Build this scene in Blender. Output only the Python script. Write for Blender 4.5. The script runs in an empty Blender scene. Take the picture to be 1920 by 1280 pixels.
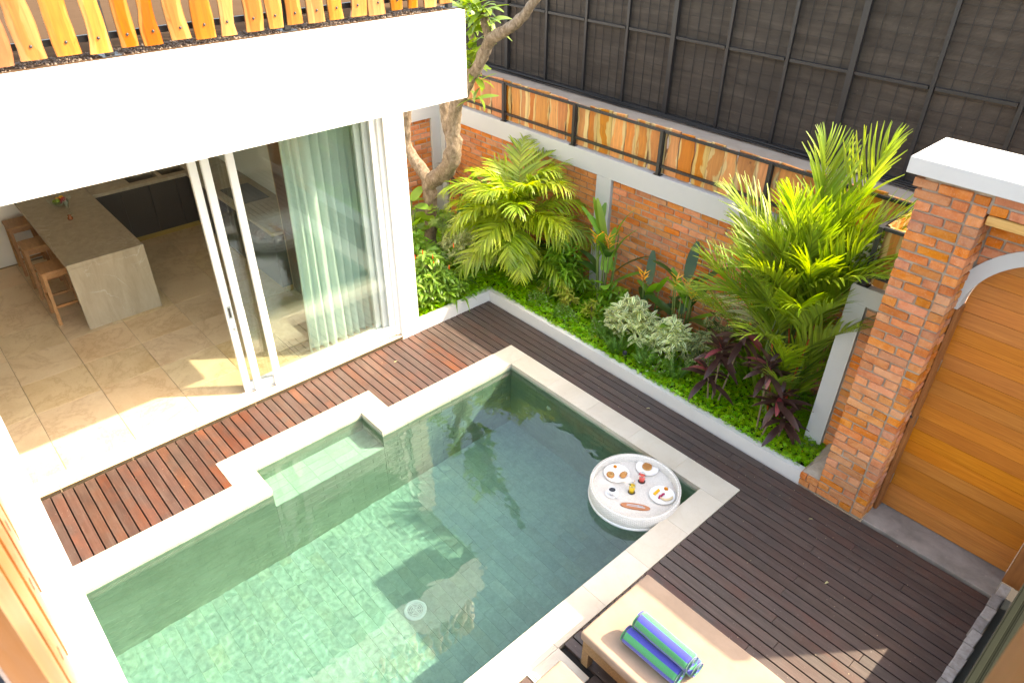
import bpy, bmesh, math, random
import numpy as np
from mathutils import Vector, Matrix, Euler, noise as mnoise

random.seed(7); np.random.seed(7)
R = math.radians
C = bpy.context.scene.collection
sc = bpy.context.scene

# ------------------------------------------------------------------ camera
CAM = Vector((6.3863, -5.4036, 5.0))
YAW, PITCH, ROLL = R(47.62185), R(34.17634), R(0.4928)
_f = Vector((-math.sin(YAW)*math.cos(PITCH), math.cos(YAW)*math.cos(PITCH), -math.sin(PITCH)))
_r = Vector((math.cos(YAW), math.sin(YAW), 0)); _u = _r.cross(_f)
_r2 = _r*math.cos(ROLL)+_u*math.sin(ROLL); _u2 = -_r*math.sin(ROLL)+_u*math.cos(ROLL)
cd = bpy.data.cameras.new('camera'); cam = bpy.data.objects.new('camera', cd); C.objects.link(cam)
m = Matrix((( _r2.x,_u2.x,-_f.x,CAM.x),( _r2.y,_u2.y,-_f.y,CAM.y),( _r2.z,_u2.z,-_f.z,CAM.z),(0,0,0,1)))
cam.matrix_world = m
cd.sensor_width = 36; cd.lens = 36*1336.4/1920; cd.clip_start = .02; cd.clip_end = 500
cd.dof.use_dof = True; cd.dof.focus_distance = 7.2; cd.dof.aperture_fstop = 8.0
sc.camera = cam

# ------------------------------------------------------------------ light
SUN_EL, SUN_AZ = math.atan2(1, math.hypot(.60,.79)), math.atan2(.60,.79)
w = bpy.data.worlds.new('World'); sc.world = w; w.use_nodes = True
nt = w.node_tree
sky = nt.nodes.new('ShaderNodeTexSky'); sky.sky_type = 'NISHITA'; sky.sun_disc = False
sky.sun_elevation = SUN_EL; sky.sun_rotation = SUN_AZ; sky.air_density = 1.0; sky.dust_density = 2.5; sky.ozone_density = 1.0
nt.links.new(sky.outputs[0], nt.nodes['Background'].inputs[0]); nt.nodes['Background'].inputs[1].default_value = .15
sd = bpy.data.lights.new('sun','SUN'); sd.energy = 2.0; sd.angle = R(.55); sd.color = (1,.945,.86); sd.cycles.is_caustics_light = True
so = bpy.data.objects.new('sun', sd); C.objects.link(so); so.location = (6,8,12)
so.rotation_euler = Vector((.60,.79,1)).to_track_quat('Z','Y').to_euler()
vs = sc.view_settings; vs.view_transform = 'Standard'; vs.look = 'None'; vs.exposure = 2.8; vs.gamma = 1; vs.use_white_balance = True; vs.white_balance_temperature = 8300; vs.white_balance_tint = 9; vs.use_curve_mapping = False
sc.cycles.max_bounces = 10; sc.cycles.diffuse_bounces = 5; sc.cycles.glossy_bounces = 4; sc.cycles.transmission_bounces = 6
sc.cycles.transparent_max_bounces = 16; sc.cycles.caustics_reflective = False; sc.cycles.caustics_refractive = True
sc.cycles.use_denoising = True; sc.cycles.sample_clamp_indirect = 6.0

# ------------------------------------------------------------------ material helpers
class N:
    def __init__(s, name):
        s.m = bpy.data.materials.new(name); s.m.use_nodes = True; s.t = s.m.node_tree
        s.b = s.t.nodes['Principled BSDF']; s.out = s.t.nodes['Material Output']; s._c = None
    def n(s, typ, **kw):
        x = s.t.nodes.new('ShaderNode'+typ)
        for k, v in kw.items():
            if hasattr(x, k): setattr(x, k, v)
            else: s.set(x, k, v)
        return x
    def set(s, x, k, v):
        sock = x.inputs[k.replace('_',' ')] if isinstance(k, str) else x.inputs[k]
        if isinstance(v, bpy.types.NodeSocket): s.t.links.new(v, sock)
        elif isinstance(v, bpy.types.Node): s.t.links.new(v.outputs[0], sock)
        else: sock.default_value = v
    def coord(s, scale=(1,1,1), kind='Object', rnd=8.0):
        tc = s.n('TexCoord'); mp = s.n('Mapping'); s.set(mp,'Scale',scale)
        if kind == 'World': src = s.n('NewGeometry').outputs['Position']
        else: src = tc.outputs[kind]
        if rnd:
            oi = s.n('ObjectInfo'); mul = s.n('VectorMath', operation='SCALE'); s.set(mul,0,(1.3,2.1,3.7)); 
            mm = s.n('Math', operation='MULTIPLY'); s.set(mm,0,oi.outputs['Random']); s.set(mm,1,rnd); s.set(mul,'Scale',mm)
            ad = s.n('VectorMath', operation='ADD'); s.set(ad,0,src); s.set(ad,1,mul); src = ad.outputs[0]
        s.set(mp,'Vector',src); return mp.outputs[0]
    def noise(s, co, scale=5, detail=4, rough=.6, dist=0):
        x = s.n('TexNoise'); s.set(x,'Vector',co); s.set(x,'Scale',scale); s.set(x,'Detail',detail); s.set(x,'Roughness',rough); s.set(x,'Distortion',dist)
        return x.outputs['Fac']
    def ramp(s, fac, stops):
        x = s.n('ValToRGB'); e = x.color_ramp.elements
        while len(e) < len(stops): e.new(.5)
        for el, (p, c) in zip(e, stops): el.position = p; el.color = (*c,1) if len(c)==3 else c
        s.set(x,0,fac); return x.outputs[0]
    def mix(s, fac, a, b, mode='MIX'):
        x = s.n('Mix', data_type='RGBA', blend_type=mode)
        for k, v in ((0,fac),(6,a),(7,b)):
            if isinstance(v, tuple) and len(v)==3: v = (*v,1)
            s.set(x,k,v)
        return x.outputs[2]
    def math(s, op, a, b=0.0):
        x = s.n('Math', operation=op); s.set(x,0,a); s.set(x,1,b); return x.outputs[0]
    def rand(s): return s.n('ObjectInfo').outputs['Random']
    def bump(s, h, strength=.3, dist=.01):
        x = s.n('Bump'); s.set(x,'Height',h); s.set(x,'Strength',strength); s.set(x,'Distance',dist)
        s.t.links.new(x.outputs[0], s.b.inputs['Normal']); return x
    def fin(s, color=None, rough=.6, **kw):
        if color is not None:
            if isinstance(color, tuple) and len(color)==3: color = (*color,1)
            s.set(s.b,'Base Color',color)
        s.set(s.b,'Roughness',rough)
        for k, v in kw.items(): s.set(s.b,k,v)
        return s.m

def hsvvar(s, col, h=.02, v=.3, sat=.1):
    x = s.n('HueSaturation'); r = s.rand()
    s.set(x,'Hue', s.math('ADD', s.math('MULTIPLY', r, h), .5-h/2))
    r2 = s.math('FRACT', s.math('MULTIPLY', r, 17.3))
    s.set(x,'Value', s.math('ADD', s.math('MULTIPLY', r2, v), 1-v/2))
    r3 = s.math('FRACT', s.math('MULTIPLY', r, 41.7))
    s.set(x,'Saturation', s.math('ADD', s.math('MULTIPLY', r3, sat), 1-sat/2))
    s.set(x,'Color',col); return x.outputs[0]

def plain(name, col, rough=.6, spec=.5, metal=0, nz=.06, scale=6):
    s = N(name); co = s.coord(kind='World', rnd=0)
    n = s.noise(co, scale, 5)
    c = s.mix(s.math('MULTIPLY', n, nz*4), tuple(col), tuple(x*.72 for x in col))
    s.bump(s.noise(co, scale*12, 3), .12, .004)
    return s.fin(c, rough, Metallic=metal, Specular_IOR_Level=spec)

M = {}
M['white'] = plain('white_render', (.80,.79,.77), .75, nz=.04)
M['white_metal'] = plain('white_door_metal', (.80,.80,.79), .3, nz=.01)
M['frieze'] = plain('grey_plaster', (.50,.50,.49), .8, nz=.1, scale=3)
M['kerbm'] = plain('kerb_plaster', (.62,.60,.57), .8, nz=.14, scale=4)
M['black_metal'] = plain('black_metal', (.018,.018,.020), .42, nz=.2)
M['grey_metal'] = plain('steel', (.55,.55,.54), .3, metal=1, nz=.05)
M['concrete'] = None
s = N('concrete'); co = s.coord(kind='World', rnd=0)
c = s.ramp(s.noise(co,3.5,8,.65,.4), [(.25,(.15,.128,.105)),(.5,(.24,.21,.18)),(.75,(.33,.295,.25))])
c = s.mix(s.ramp(s.noise(co,14,4), [(.62,(0,0,0)),(.72,(.5,.5,.5))]), c, (.36,.28,.24))
s.bump(s.noise(co,60,4),.25,.004); M['concrete'] = s.fin(c,.8)
s = N('ledge_render'); co = s.coord(kind='World', rnd=0)
M['ledge'] = s.fin(s.ramp(s.noise(co,4,6), [(.3,(.34,.25,.18)),(.7,(.42,.32,.24))]), .85)

# cream limestone (coping, house floor)
def stone(name, a, b, vein, veinamt=.8, rough=.45, hv=.12):
    s = N(name); co = s.coord(kind='World', rnd=9)
    n = s.noise(co, 2.2, 6, .6, .6)
    c = s.ramp(n, [(.3,a),(.7,b)])
    v1 = s.n('TexNoise'); s.set(v1,'Vector',co); s.set(v1,'Scale',1.5); s.set(v1,'Detail',9); s.set(v1,'Roughness',.7); s.set(v1,'Distortion',.5)
    vv = s.math('ABSOLUTE', s.math('SUBTRACT', v1.outputs['Fac'], .5))
    vf = s.ramp(vv, [(0,(1,1,1)),(.018,(.3,.3,.3)),(.05,(0,0,0))])
    c = s.mix(s.math('MULTIPLY', vf, veinamt), c, vein)
    bl = s.ramp(s.noise(co, 1.7, 3, .5, .3), [(.60,(0,0,0)),(.74,(1,1,1))])
    c = s.mix(s.math('MULTIPLY', bl, .32), c, vein)
    c = s.mix(s.math('MULTIPLY', s.ramp(s.noise(co,45,3),[(.55,(0,0,0)),(.75,(1,1,1))]),.25), c, vein)
    c = hsvvar(s, c, .012, hv, .15)
    s.bump(s.noise(co, 40, 4), .08, .003)
    return s.fin(c, rough)
M['coping'] = stone('limestone_coping', (.50,.445,.36), (.57,.515,.43), (.47,.38,.28), .25, .55, .04)
M['floor_tile'] = stone('beige_marble_tile', (.68,.50,.30), (.78,.61,.40), (.42,.23,.09), .38, .28, .08)
M['grout'] = plain('grout', (.30,.22,.14), .9)

# green pool stone
s = N('green_pool_stone'); co = s.coord(kind='World', rnd=5)
c = s.ramp(s.noise(co,9,7,.7), [(.25,(.205,.265,.215)),(.5,(.25,.315,.26)),(.75,(.30,.37,.305))])
c = s.mix(s.ramp(s.noise(co,1.1,3), [(.5,(0,0,0)),(.7,(.4,.4,.4))]), c, (.36,.36,.23))
c = s.mix(s.math('MULTIPLY', s.ramp(s.noise(co,32,4,.7,.8), [(.45,(0,0,0)),(.62,(1,1,1))]), .30), c, (.38,.46,.37))  # pale mottling: stone variation that also imitates rippling light on the floor
c = s.mix(s.math('MULTIPLY', s.ramp(s.noise(co,17,4,.6,.4), [(.50,(0,0,0)),(.66,(1,1,1))]), .30), c, (.17,.25,.19))
c = s.mix(s.ramp(s.noise(co,75,2), [(.68,(0,0,0)),(.72,(.5,.5,.5))]), c, (.10,.12,.09))
c = hsvvar(s, c, .012, .17, .15); s.bump(s.noise(co,60,3),.2,.004); M['pooltile'] = s.fin(c,.6)
M['benchtile'] = stone('pale_bench_stone', (.36,.40,.32), (.46,.49,.40), (.30,.30,.20), .3, .6, .08)
M['walltile'] = stone('lit_wall_stone', (.31,.345,.26), (.41,.44,.34), (.25,.28,.18), .35, .6, .12)  # paler than the floor stone, to paint in sunlight on the walls
M['pooljoint'] = plain('pool_joint', (.30,.36,.28), .8)

# bricks
s = N('red_brick'); co = s.coord(kind='Object', rnd=20)
c = s.ramp(s.noise(co,9,6,.7), [(.2,(.36,.095,.028)),(.5,(.51,.165,.046)),(.8,(.63,.27,.100))])
co2 = s.coord(kind='Object', rnd=33, scale=(1,1,2.6))
st = s.ramp(s.noise(co2,7,2,.4,.6), [(.47,(0,0,0)),(.50,(1,1,1))])
c = s.mix(s.math('MULTIPLY', st, .35), c, (.56,.23,.10))
c = s.mix(s.math('MULTIPLY', s.ramp(s.noise(co,60,3),[(.55,(0,0,0)),(.7,(1,1,1))]),.30), c, (.55,.38,.28))
c = hsvvar(s, c, .014, .38, .24); s.bump(s.noise(co,45,5,.7),.5,.006); M['brick'] = s.fin(c,.88)
s = N('mortar'); co = s.coord(kind='World', rnd=0)
s.bump(s.noise(co,70,5,.7),.7,.008)
M['mortar'] = s.fin(s.ramp(s.noise(co,12,5), [(.3,(.26,.21,.16)),(.7,(.40,.34,.27))]), .95)

# deck planks (grain along X)
def deckmat(name, a, b, c3, red):
    s = N(name); co = s.coord((1.0,14,14), 'World', rnd=15); co2 = s.coord((1,1,1),'World', rnd=6)
    c = s.ramp(s.noise(co,3,7,.68), [(.25,a),(.55,b),(.8,c3)])
    bl = s.ramp(s.noise(co2,2.6,5,.65,.5), [(.42,(0,0,0)),(.68,(1,1,1))])
    rr = s.math('POWER', s.math('FRACT', s.math('MULTIPLY', s.rand(), 7.7)), 3)
    c = s.mix(s.math('MULTIPLY', bl, s.math('ADD', s.math('MULTIPLY', rr, .7), .22)), c, red)
    c = s.mix(s.math('MULTIPLY', s.ramp(s.noise(co2,5,6,.7,.3), [(.52,(0,0,0)),(.75,(1,1,1))]), .34), c, (.115,.086,.074))
    c = s.mix(s.ramp(s.noise(co2,55,2),[(.70,(0,0,0)),(.74,(.45,.45,.45))]), c, (.30,.25,.22))
    c = hsvvar(s, c, .010, .30, .2); s.bump(s.noise(co,10,6,.7),.45,.004)
    return s.fin(c,.5)
M['deck'] = deckmat('weathered_deck_wood', (.036,.024,.020), (.066,.047,.040), (.100,.075,.065), (.095,.034,.022))
M['deckred'] = deckmat('oiled_deck_wood', (.045,.024,.020), (.072,.043,.036), (.105,.073,.063), (.15,.045,.020))
M['under'] = plain('dark_subfloor', (.012,.010,.009), .9)

# live-edge teak slabs: UV u across, v along
def teak(name, sap, heart, dark, r=.38):
    s = N(name)
    tc = s.n('TexCoord'); sep = s.n('SeparateXYZ'); s.set(sep,0,tc.outputs['UV'])
    co = s.coord((9,9,1.1),'Object', rnd=12); cob = s.coord((2.6,2.6,.75),'Object', rnd=7)
    nz = s.noise(cob,1.5,3,.55,1.3)
    d = s.math('ABSOLUTE', s.math('SUBTRACT', s.math('ADD', sep.outputs[0], s.math('MULTIPLY', s.math('SUBTRACT', nz, .5), 1.3)), .5))
    d = s.math('ADD', d, s.math('MULTIPLY', s.math('SUBTRACT', s.math('FRACT', s.math('MULTIPLY', s.rand(), 5.3)), .5), .26))
    sf = s.ramp(d, [(.35,(0,0,0)),(.40,(1,1,1))])
    g = s.noise(co,2.2,7,.62,1.6)
    wv = s.n('TexWave', wave_type='BANDS', bands_direction='X'); s.set(wv,'Vector',s.coord((5,5,.55),'Object', rnd=4)); s.set(wv,'Scale',1.1); s.set(wv,'Distortion',7.0); s.set(wv,'Detail',3.0); s.set(wv,'Detail Scale',1.2)
    h = s.ramp(g, [(.3,heart),(.62,tuple(min(1,x*1.5) for x in heart))])
    h = s.mix(s.math('MULTIPLY', s.math('FRACT', s.math('MULTIPLY', s.rand(), 11.9)), .55), h, dark)
    sp = s.ramp(g, [(.3,tuple(x*.72 for x in sap)),(.65,sap)])
    c = s.mix(sf, h, sp)
    c = s.mix(s.math('MULTIPLY', wv.outputs['Fac'], .14), c, tuple(x*.55 for x in heart))
    kn = s.ramp(s.noise(cob,3.1,5,.7,1.0), [(.64,(0,0,0)),(.71,(1,1,1))])
    c = s.mix(s.math('MULTIPLY', kn, .65), c, tuple(x*.35 for x in dark))
    ed = s.ramp(s.math('ABSOLUTE', s.math('SUBTRACT', sep.outputs[0], .5)), [(.44,(0,0,0)),(.5,(1,1,1))])
    c = s.mix(s.math('MULTIPLY', ed, .6), c, tuple(x*.5 for x in dark))
    c = hsvvar(s, c, .014, .42, .2)
    s.bump(g,.25,.004)
    return s.fin(c, r)
M['teak'] = teak('polished_teak_slab', (.42,.215,.060), (.33,.110,.020), (.20,.050,.012), .3)
M['teak3'] = teak('golden_teak_slab', (.34,.15,.028), (.26,.085,.012), (.12,.03,.008), .35)
M['teak2'] = teak('rough_teak_slab', (.60,.41,.17), (.45,.165,.032), (.20,.048,.013), .5)

# door boards, horizontal grain
s = N('varnished_door_wood'); co = s.coord((1.0,1,22),'World', rnd=9)
c = s.ramp(s.noise(co,3,7,.6,.5), [(.25,(.36,.105,.014)),(.55,(.48,.155,.022)),(.8,(.58,.225,.040))])
c = hsvvar(s, c, .005, .20, .06); s.bump(s.noise(co,6,5),.12,.002); M['doorwood'] = s.fin(c,.32)
s = N('frame_wood'); co = s.coord((9,9,1),'World', rnd=9)
M['framewood'] = s.fin(s.ramp(s.noise(co,3,6), [(.3,(.22,.075,.02)),(.7,(.34,.13,.04))]),.45)
s = N('timber_lintel'); co = s.coord((1,10,14),'World', rnd=0)
M['lintel'] = s.fin(s.ramp(s.noise(co,3,6,.6,.6), [(.3,(.48,.24,.06)),(.7,(.70,.44,.16))]),.6)
s = N('stool_teak'); co = s.coord((2,9,9),'World', rnd=7)
M['stool'] = s.fin(hsvvar(s, s.ramp(s.noise(co,3,6,.6,.5), [(.3,(.30,.135,.05)),(.7,(.46,.235,.10))]),.01,.2,.1),.5)

# island stone
s = N('taupe_island_stone'); co = s.coord((1,1,1),'World', rnd=0); co2 = s.coord((3,3,.6),'World', rnd=0)
c = s.ramp(s.noise(co2,3,7,.7,.5), [(.25,(.29,.235,.16)),(.5,(.38,.31,.22)),(.8,(.46,.385,.285))])
vn = s.math('ABSOLUTE', s.math('SUBTRACT', s.noise(co,1.9,5,.55,.8), .5)); vf = s.ramp(vn, [(0,(1,1,1)),(.008,(0,0,0))])
c = s.mix(s.math('MULTIPLY', vf, s.ramp(s.noise(co,1.3,2),[(.5,(0,0,0)),(.6,(1,1,1))])), c, (.5,.45,.38)); M['island'] = s.fin(c,.5)
M['cab'] = plain('charcoal_cabinet', (.062,.048,.040), .5, nz=.08)
M['brass'] = plain('kick_brass', (.40,.26,.07), .45, nz=.1)
M['browncab'] = plain('brown_cabinet', (.17,.095,.06), .35, nz=.2)
M['blackglass'] = plain('black_glass', (.012,.012,.014), .08, nz=.1)
M['sink'] = plain('sink_steel', (.36,.31,.25), .4, metal=.6, nz=.1)

# glass: thin pane, mix of clear and mirror by Fresnel
def paneglass(name, tint, ior=1.52, boost=1.0):
    s = N(name); s.t.nodes.remove(s.b)
    tr = s.n('BsdfTransparent'); s.set(tr,'Color',(*tint,1)); gl = s.n('BsdfGlossy'); s.set(gl,'Roughness',.0)
    s.set(gl,'Color',(.95,1,.97,1))
    lw = s.n('LayerWeight'); fz = s.math('ADD', s.math('MULTIPLY', s.math('POWER', lw.outputs['Facing'], 4.2), .9), .045); mx = s.n('MixShader'); s.set(mx,0,s.math('MINIMUM', s.math('MULTIPLY', fz, boost), 1)); s.set(mx,1,tr); s.set(mx,2,gl)
    s.t.links.new(mx.outputs[0], s.out.inputs[0]); return s.m
M['glass'] = paneglass('door_glass', (.97,.99,.975), 1.52, 1.0)
M['clear'] = paneglass('drinking_glass', (.93,.95,.94), 1.35)

# curtain
s = N('sage_curtain'); s.t.nodes.remove(s.b)
co = s.coord((60,60,3),'World',rnd=0); col = s.ramp(s.noise(co,3,3), [(.3,(.76,.87,.84)),(.7,(.84,.94,.91))])
d = s.n('BsdfDiffuse'); s.set(d,'Color',col); t = s.n('BsdfTranslucent'); s.set(t,'Color',col); mx = s.n('MixShader'); s.set(mx,0,.25); s.set(mx,1,d); s.set(mx,2,t)
s.t.links.new(mx.outputs[0], s.out.inputs[0]); M['curtain'] = s.m

# shade net
s = N('dark_shade_net'); co = s.coord((1,1,1),'World',rnd=0); co2 = s.coord((.7,1,6),'World',rnd=0)
c = s.ramp(s.noise(co2,2.2,6,.65,.6), [(.25,(.040,.029,.020)),(.5,(.062,.046,.033)),(.78,(.100,.076,.056))])
v = s.n('TexVoronoi'); s.set(v,'Vector',co); s.set(v,'Scale',24.0)
sp = s.ramp(v.outputs['Distance'], [(.05,(1,1,1)),(.10,(0,0,0))])
sp = s.math('MULTIPLY', sp, s.ramp(s.noise(co,3,2),[(.5,(0,0,0)),(.62,(1,1,1))]))
c = s.mix(s.math('MULTIPLY', sp, .5), c, (.34,.28,.22))
wv = s.n('TexWave', wave_type='BANDS', bands_direction='Z'); s.set(wv,'Vector',co); s.set(wv,'Scale',30.0); s.set(wv,'Distortion',2.0)
s.bump(wv.outputs['Fac'],.5,.006); M['net'] = s.fin(c,.95)
M['wire'] = plain('dark_wire', (.020,.015,.012), .7)
M['bars'] = plain('dark_bar', (.020,.017,.016), .5, nz=.1)
M['ribs'] = plain('shaded_olive_ribs', (.020,.022,.016), .9, 0.0, nz=.2)  # colour darkened so the sunlit ribs read as shaded
s = N('grey_border_stone'); co = s.coord(kind='Object', rnd=12)
M['greystone'] = s.fin(hsvvar(s, s.ramp(s.noise(co,22,5), [(.3,(.26,.23,.20)),(.7,(.40,.37,.34))]),.01,.4,.1),.9)

# water
s = N('pool_water'); s.t.nodes.remove(s.b)
rf = s.n('BsdfRefraction'); s.set(rf,'IOR',1.33); s.set(rf,'Roughness',0.0); s.set(rf,'Color',(.66,.91,.87,1))
gl = s.n('BsdfGlossy'); s.set(gl,'Roughness',.0)
fr = s.n('Fresnel'); s.set(fr,'IOR',1.33)
mx = s.n('MixShader'); s.set(mx,0,s.math('MULTIPLY', fr.outputs[0], 2.4)); s.set(mx,1,rf); s.set(mx,2,gl); s.t.links.new(mx.outputs[0], s.out.inputs[0])
M['water'] = s.m

# leaves: principled + translucent; hue varies by object and by leaf attribute
def leaf(name, a, b, trans=.38, rough=.42, hv=.03, vv=.3, edge=None, edgew=.3, nscale=3):
    s = N(name); co = s.coord(kind='World', rnd=3)
    c = s.ramp(s.noise(co, nscale, 3), [(.35,a),(.65,b)])
    if edge:
        tc = s.n('TexCoord'); sep = s.n('SeparateXYZ'); s.set(sep,0,tc.outputs['UV'])
        d = s.math('ABSOLUTE', s.math('SUBTRACT', sep.outputs[0], .5))
        d = s.math('ADD', d, s.math('MULTIPLY', s.math('SUBTRACT', s.noise(co,40,2), .5), .35))
        c = s.mix(s.ramp(d, [(.5-edgew-.06,(0,0,0)),(.5-edgew+.06,(1,1,1))]), c, edge)
    at = s.n('Attribute', attribute_name='lv'); hs = s.n('HueSaturation')
    s.set(hs,'Hue', s.math('ADD', s.math('MULTIPLY', at.outputs['Fac'], hv), .5-hv/2))
    s.set(hs,'Value', s.math('ADD', s.math('MULTIPLY', s.math('FRACT', s.math('MULTIPLY', at.outputs['Fac'], 7.13)), vv*2), 1-vv)); s.set(hs,'Color',c)
    c = hsvvar(s, hs.outputs[0], .012, .2, .1)
    s.set(s.b,'Base Color',c); s.set(s.b,'Roughness',rough)
    tl = s.n('BsdfTranslucent'); tcx = s.mix(.75, c, (1.0,1.0,.25), 'MULTIPLY'); tc2 = s.mix(1.0, tcx, (1.75,1.7,1.0), 'MULTIPLY'); s.set(tl,'Color',tc2)
    mx = s.n('MixShader'); s.set(mx,0,trans); s.set(mx,1,s.b.outputs[0]); s.set(mx,2,tl)
    s.t.links.new(mx.outputs[0], s.out.inputs[0]); return s.m
M['l_palm'] = leaf('palm_leaf', (.17,.27,.020), (.34,.40,.036), .42)
M['l_palm2'] = leaf('red_palm_leaf', (.16,.27,.018), (.29,.38,.035), .35)
M['l_dry'] = leaf('bleached_leaf', (.42,.40,.22), (.52,.50,.32), .3)
M['l_mid'] = leaf('mid_green_leaf', (.105,.24,.022), (.17,.33,.034))
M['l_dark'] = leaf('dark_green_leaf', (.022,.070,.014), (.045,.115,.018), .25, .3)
M['l_lime'] = leaf('lime_leaf', (.13,.26,.025), (.20,.34,.045), .4, .4)
M['l_yellow'] = leaf('yellow_green_leaf', (.42,.42,.07), (.30,.38,.06), .3)
M['l_var'] = leaf('variegated_leaf', (.22,.32,.13), (.32,.40,.18), .3, .5, edge=(.72,.75,.48), edgew=.26)
M['l_var2'] = leaf('cream_edged_leaf', (.07,.12,.04), (.12,.17,.06), .25, .5, edge=(.42,.42,.22), edgew=.16)
M['l_purple'] = leaf('purple_leaf', (.060,.030,.026), (.115,.062,.048), .25, .35, .03, .3, edge=(.14,.060,.052), edgew=.07)
M['l_pink'] = leaf('pink_leaf', (.26,.05,.09), (.36,.09,.10), .3)
M['l_ground'] = leaf('groundcover_leaf', (.17,.38,.020), (.29,.50,.036), .38, .45, .05, .35, nscale=2.2)
M['l_fox'] = leaf('foxtail_leaf', (.09,.22,.03), (.14,.28,.045), .3)
M['f_orange'] = leaf('orange_flower', (.75,.30,.02), (.80,.42,.03), .3)
M['f_red'] = leaf('red_flower', (.60,.035,.015), (.7,.08,.02), .3)
M['f_white'] = leaf('white_flower', (.75,.75,.70), (.8,.8,.75), .3)
M['stem'] = plain('green_stem', (.12,.18,.04), .6, nz=.2)
M['stemred'] = plain('red_stem', (.42,.06,.015), .5, nz=.2)
M['stembrown'] = plain('brown_stem', (.20,.14,.08), .8, nz=.3)
M['soil'] = plain('soil', (.025,.018,.012), .95, nz=.3)
s = N('grey_bark'); co = s.coord((1,1,.55),'World',rnd=0)
c = s.ramp(s.noise(co,24,7,.7,.4), [(.30,(.055,.038,.024)),(.48,(.18,.13,.085)),(.75,(.36,.29,.22))])
s.bump(s.noise(co,30,6,.75,.5),1.0,.02); M['bark'] = s.fin(c,.9)

# sunbed, towel, tray, food
s = N('sand_cushion'); co = s.coord(kind='World', rnd=2)
s.bump(s.math('ADD', s.noise(co,9,3), s.math('MULTIPLY', s.noise(co,300,2), .15)),.35,.012); M['cushion'] = s.fin(s.ramp(s.noise(co,5,5), [(.3,(.25,.178,.128)),(.7,(.30,.217,.160))]),.9)
def weave(name, a, b, sc1=1.0):
    s = N(name); co = s.coord(kind='Object', rnd=0)
    w1 = s.n('TexWave', wave_type='BANDS', bands_direction='Z'); s.set(w1,'Vector',co); s.set(w1,'Scale',28.0*sc1)
    br = s.n('TexBrick'); s.set(br,'Vector',s.coord((sc1,sc1,sc1),'UV',rnd=0)); s.set(br,'Scale',1.0); s.set(br,'Color1',(*b,1)); s.set(br,'Color2',(*tuple(x*.85 for x in b),1)); s.set(br,'Mortar',(*a,1)); s.set(br,'Mortar Size',.12); s.set(br,'Brick Width',1.6); s.set(br,'Row Height',.8); s.set(br,'Mortar Smooth',.6)
    s.bump(s.n('RGBToBW', Color=br.outputs[0]).outputs[0],.6,.006)
    return s.fin(br.outputs[0],.7)
M['wicker'] = weave('tan_wicker', (.08,.042,.016), (.34,.21,.10))
M['whitewicker'] = weave('white_wicker', (.42,.39,.34), (.74,.71,.66))
M['ceramic'] = plain('white_ceramic', (.76,.76,.75), .2, nz=.01)
M['coffee'] = plain('black_coffee', (.012,.008,.006), .1)
M['pastry'] = plain('baked_pastry', (.55,.24,.06), .55, nz=.4, scale=60)
M['pastry2'] = plain('golden_pastry', (.62,.38,.13), .6, nz=.4, scale=80)
M['mango'] = plain('mango', (.80,.42,.01), .4, nz=.1, scale=40)
M['marigold'] = plain('marigold', (.85,.33,.005), .7, nz=.3, scale=120)
M['dragon'] = plain('magenta_fruit', (.42,.01,.09), .4, nz=.3, scale=60)
M['banana'] = plain('banana_slice', (.70,.55,.33), .5, nz=.15, scale=60)
M['pink'] = plain('pink_juice', (.72,.10,.08), .3, nz=.05)
M['yel'] = plain('yellow_juice', (.80,.50,.02), .3, nz=.05)
M['boardw'] = plain('terracotta_board', (.50,.19,.08), .5, nz=.2, scale=30)
M['dark'] = plain('hole_shade', (.05,.045,.04), .8)  # dark colour standing in for the shade inside holes and recesses
s = N('striped_towel'); tc = s.n('TexCoord'); sep = s.n('SeparateXYZ'); s.set(sep,0,tc.outputs['UV'])
fr = s.math('FRACT', s.math('ADD', s.math('MULTIPLY', sep.outputs[0], 4.0), s.math('MULTIPLY', s.rand(), .0)))
c = s.mix(s.ramp(fr, [(.49,(0,0,0)),(.51,(1,1,1))]), (.020,.026,.30), (.010,.25,.045))
co = s.coord(kind='World', rnd=0); c = s.mix(s.math('MULTIPLY', s.noise(co,160,3), .25), c, (.14,.18,.42))
s.bump(s.noise(co,350,3,.7),.9,.004); s.set(s.b,'Sheen Weight',.4); M['towel'] = s.fin(c,.95)

# ------------------------------------------------------------------ geometry helpers
def mesh(name, V, F, mat=None, smooth=False, uv=None, attr=None):
    me = bpy.data.meshes.new(name); V = np.asarray(V, dtype=float)
    me.from_pydata([tuple(v) for v in V] if len(V) < 3000 else V.tolist(), [], F); 
    if smooth: me.polygons.foreach_set('use_smooth', [True]*len(me.polygons))
    if uv is not None:
        l = me.uv_layers.new(name='UVMap'); li = np.empty(len(me.loops), dtype=np.int32); me.loops.foreach_get('vertex_index', li)
        l.data.foreach_set('uv', np.asarray(uv, dtype=np.float32)[li].ravel())
    if attr is not None:
        a = me.attributes.new('lv','FLOAT','POINT'); a.data.foreach_set('value', np.asarray(attr, dtype=np.float32))
    if mat: me.materials.append(mat)
    me.update(); return me
def bmesh_me(name, bm, mat=None, smooth=False):
    me = bpy.data.meshes.new(name); bm.to_mesh(me); bm.free()
    if smooth: me.polygons.foreach_set('use_smooth', [True]*len(me.polygons))
    if mat: me.materials.append(mat)
    return me
def wloc(o):
    p = Vector((0,0,0)); 
    while o: p = p + o.location; o = o.parent
    return p
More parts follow.
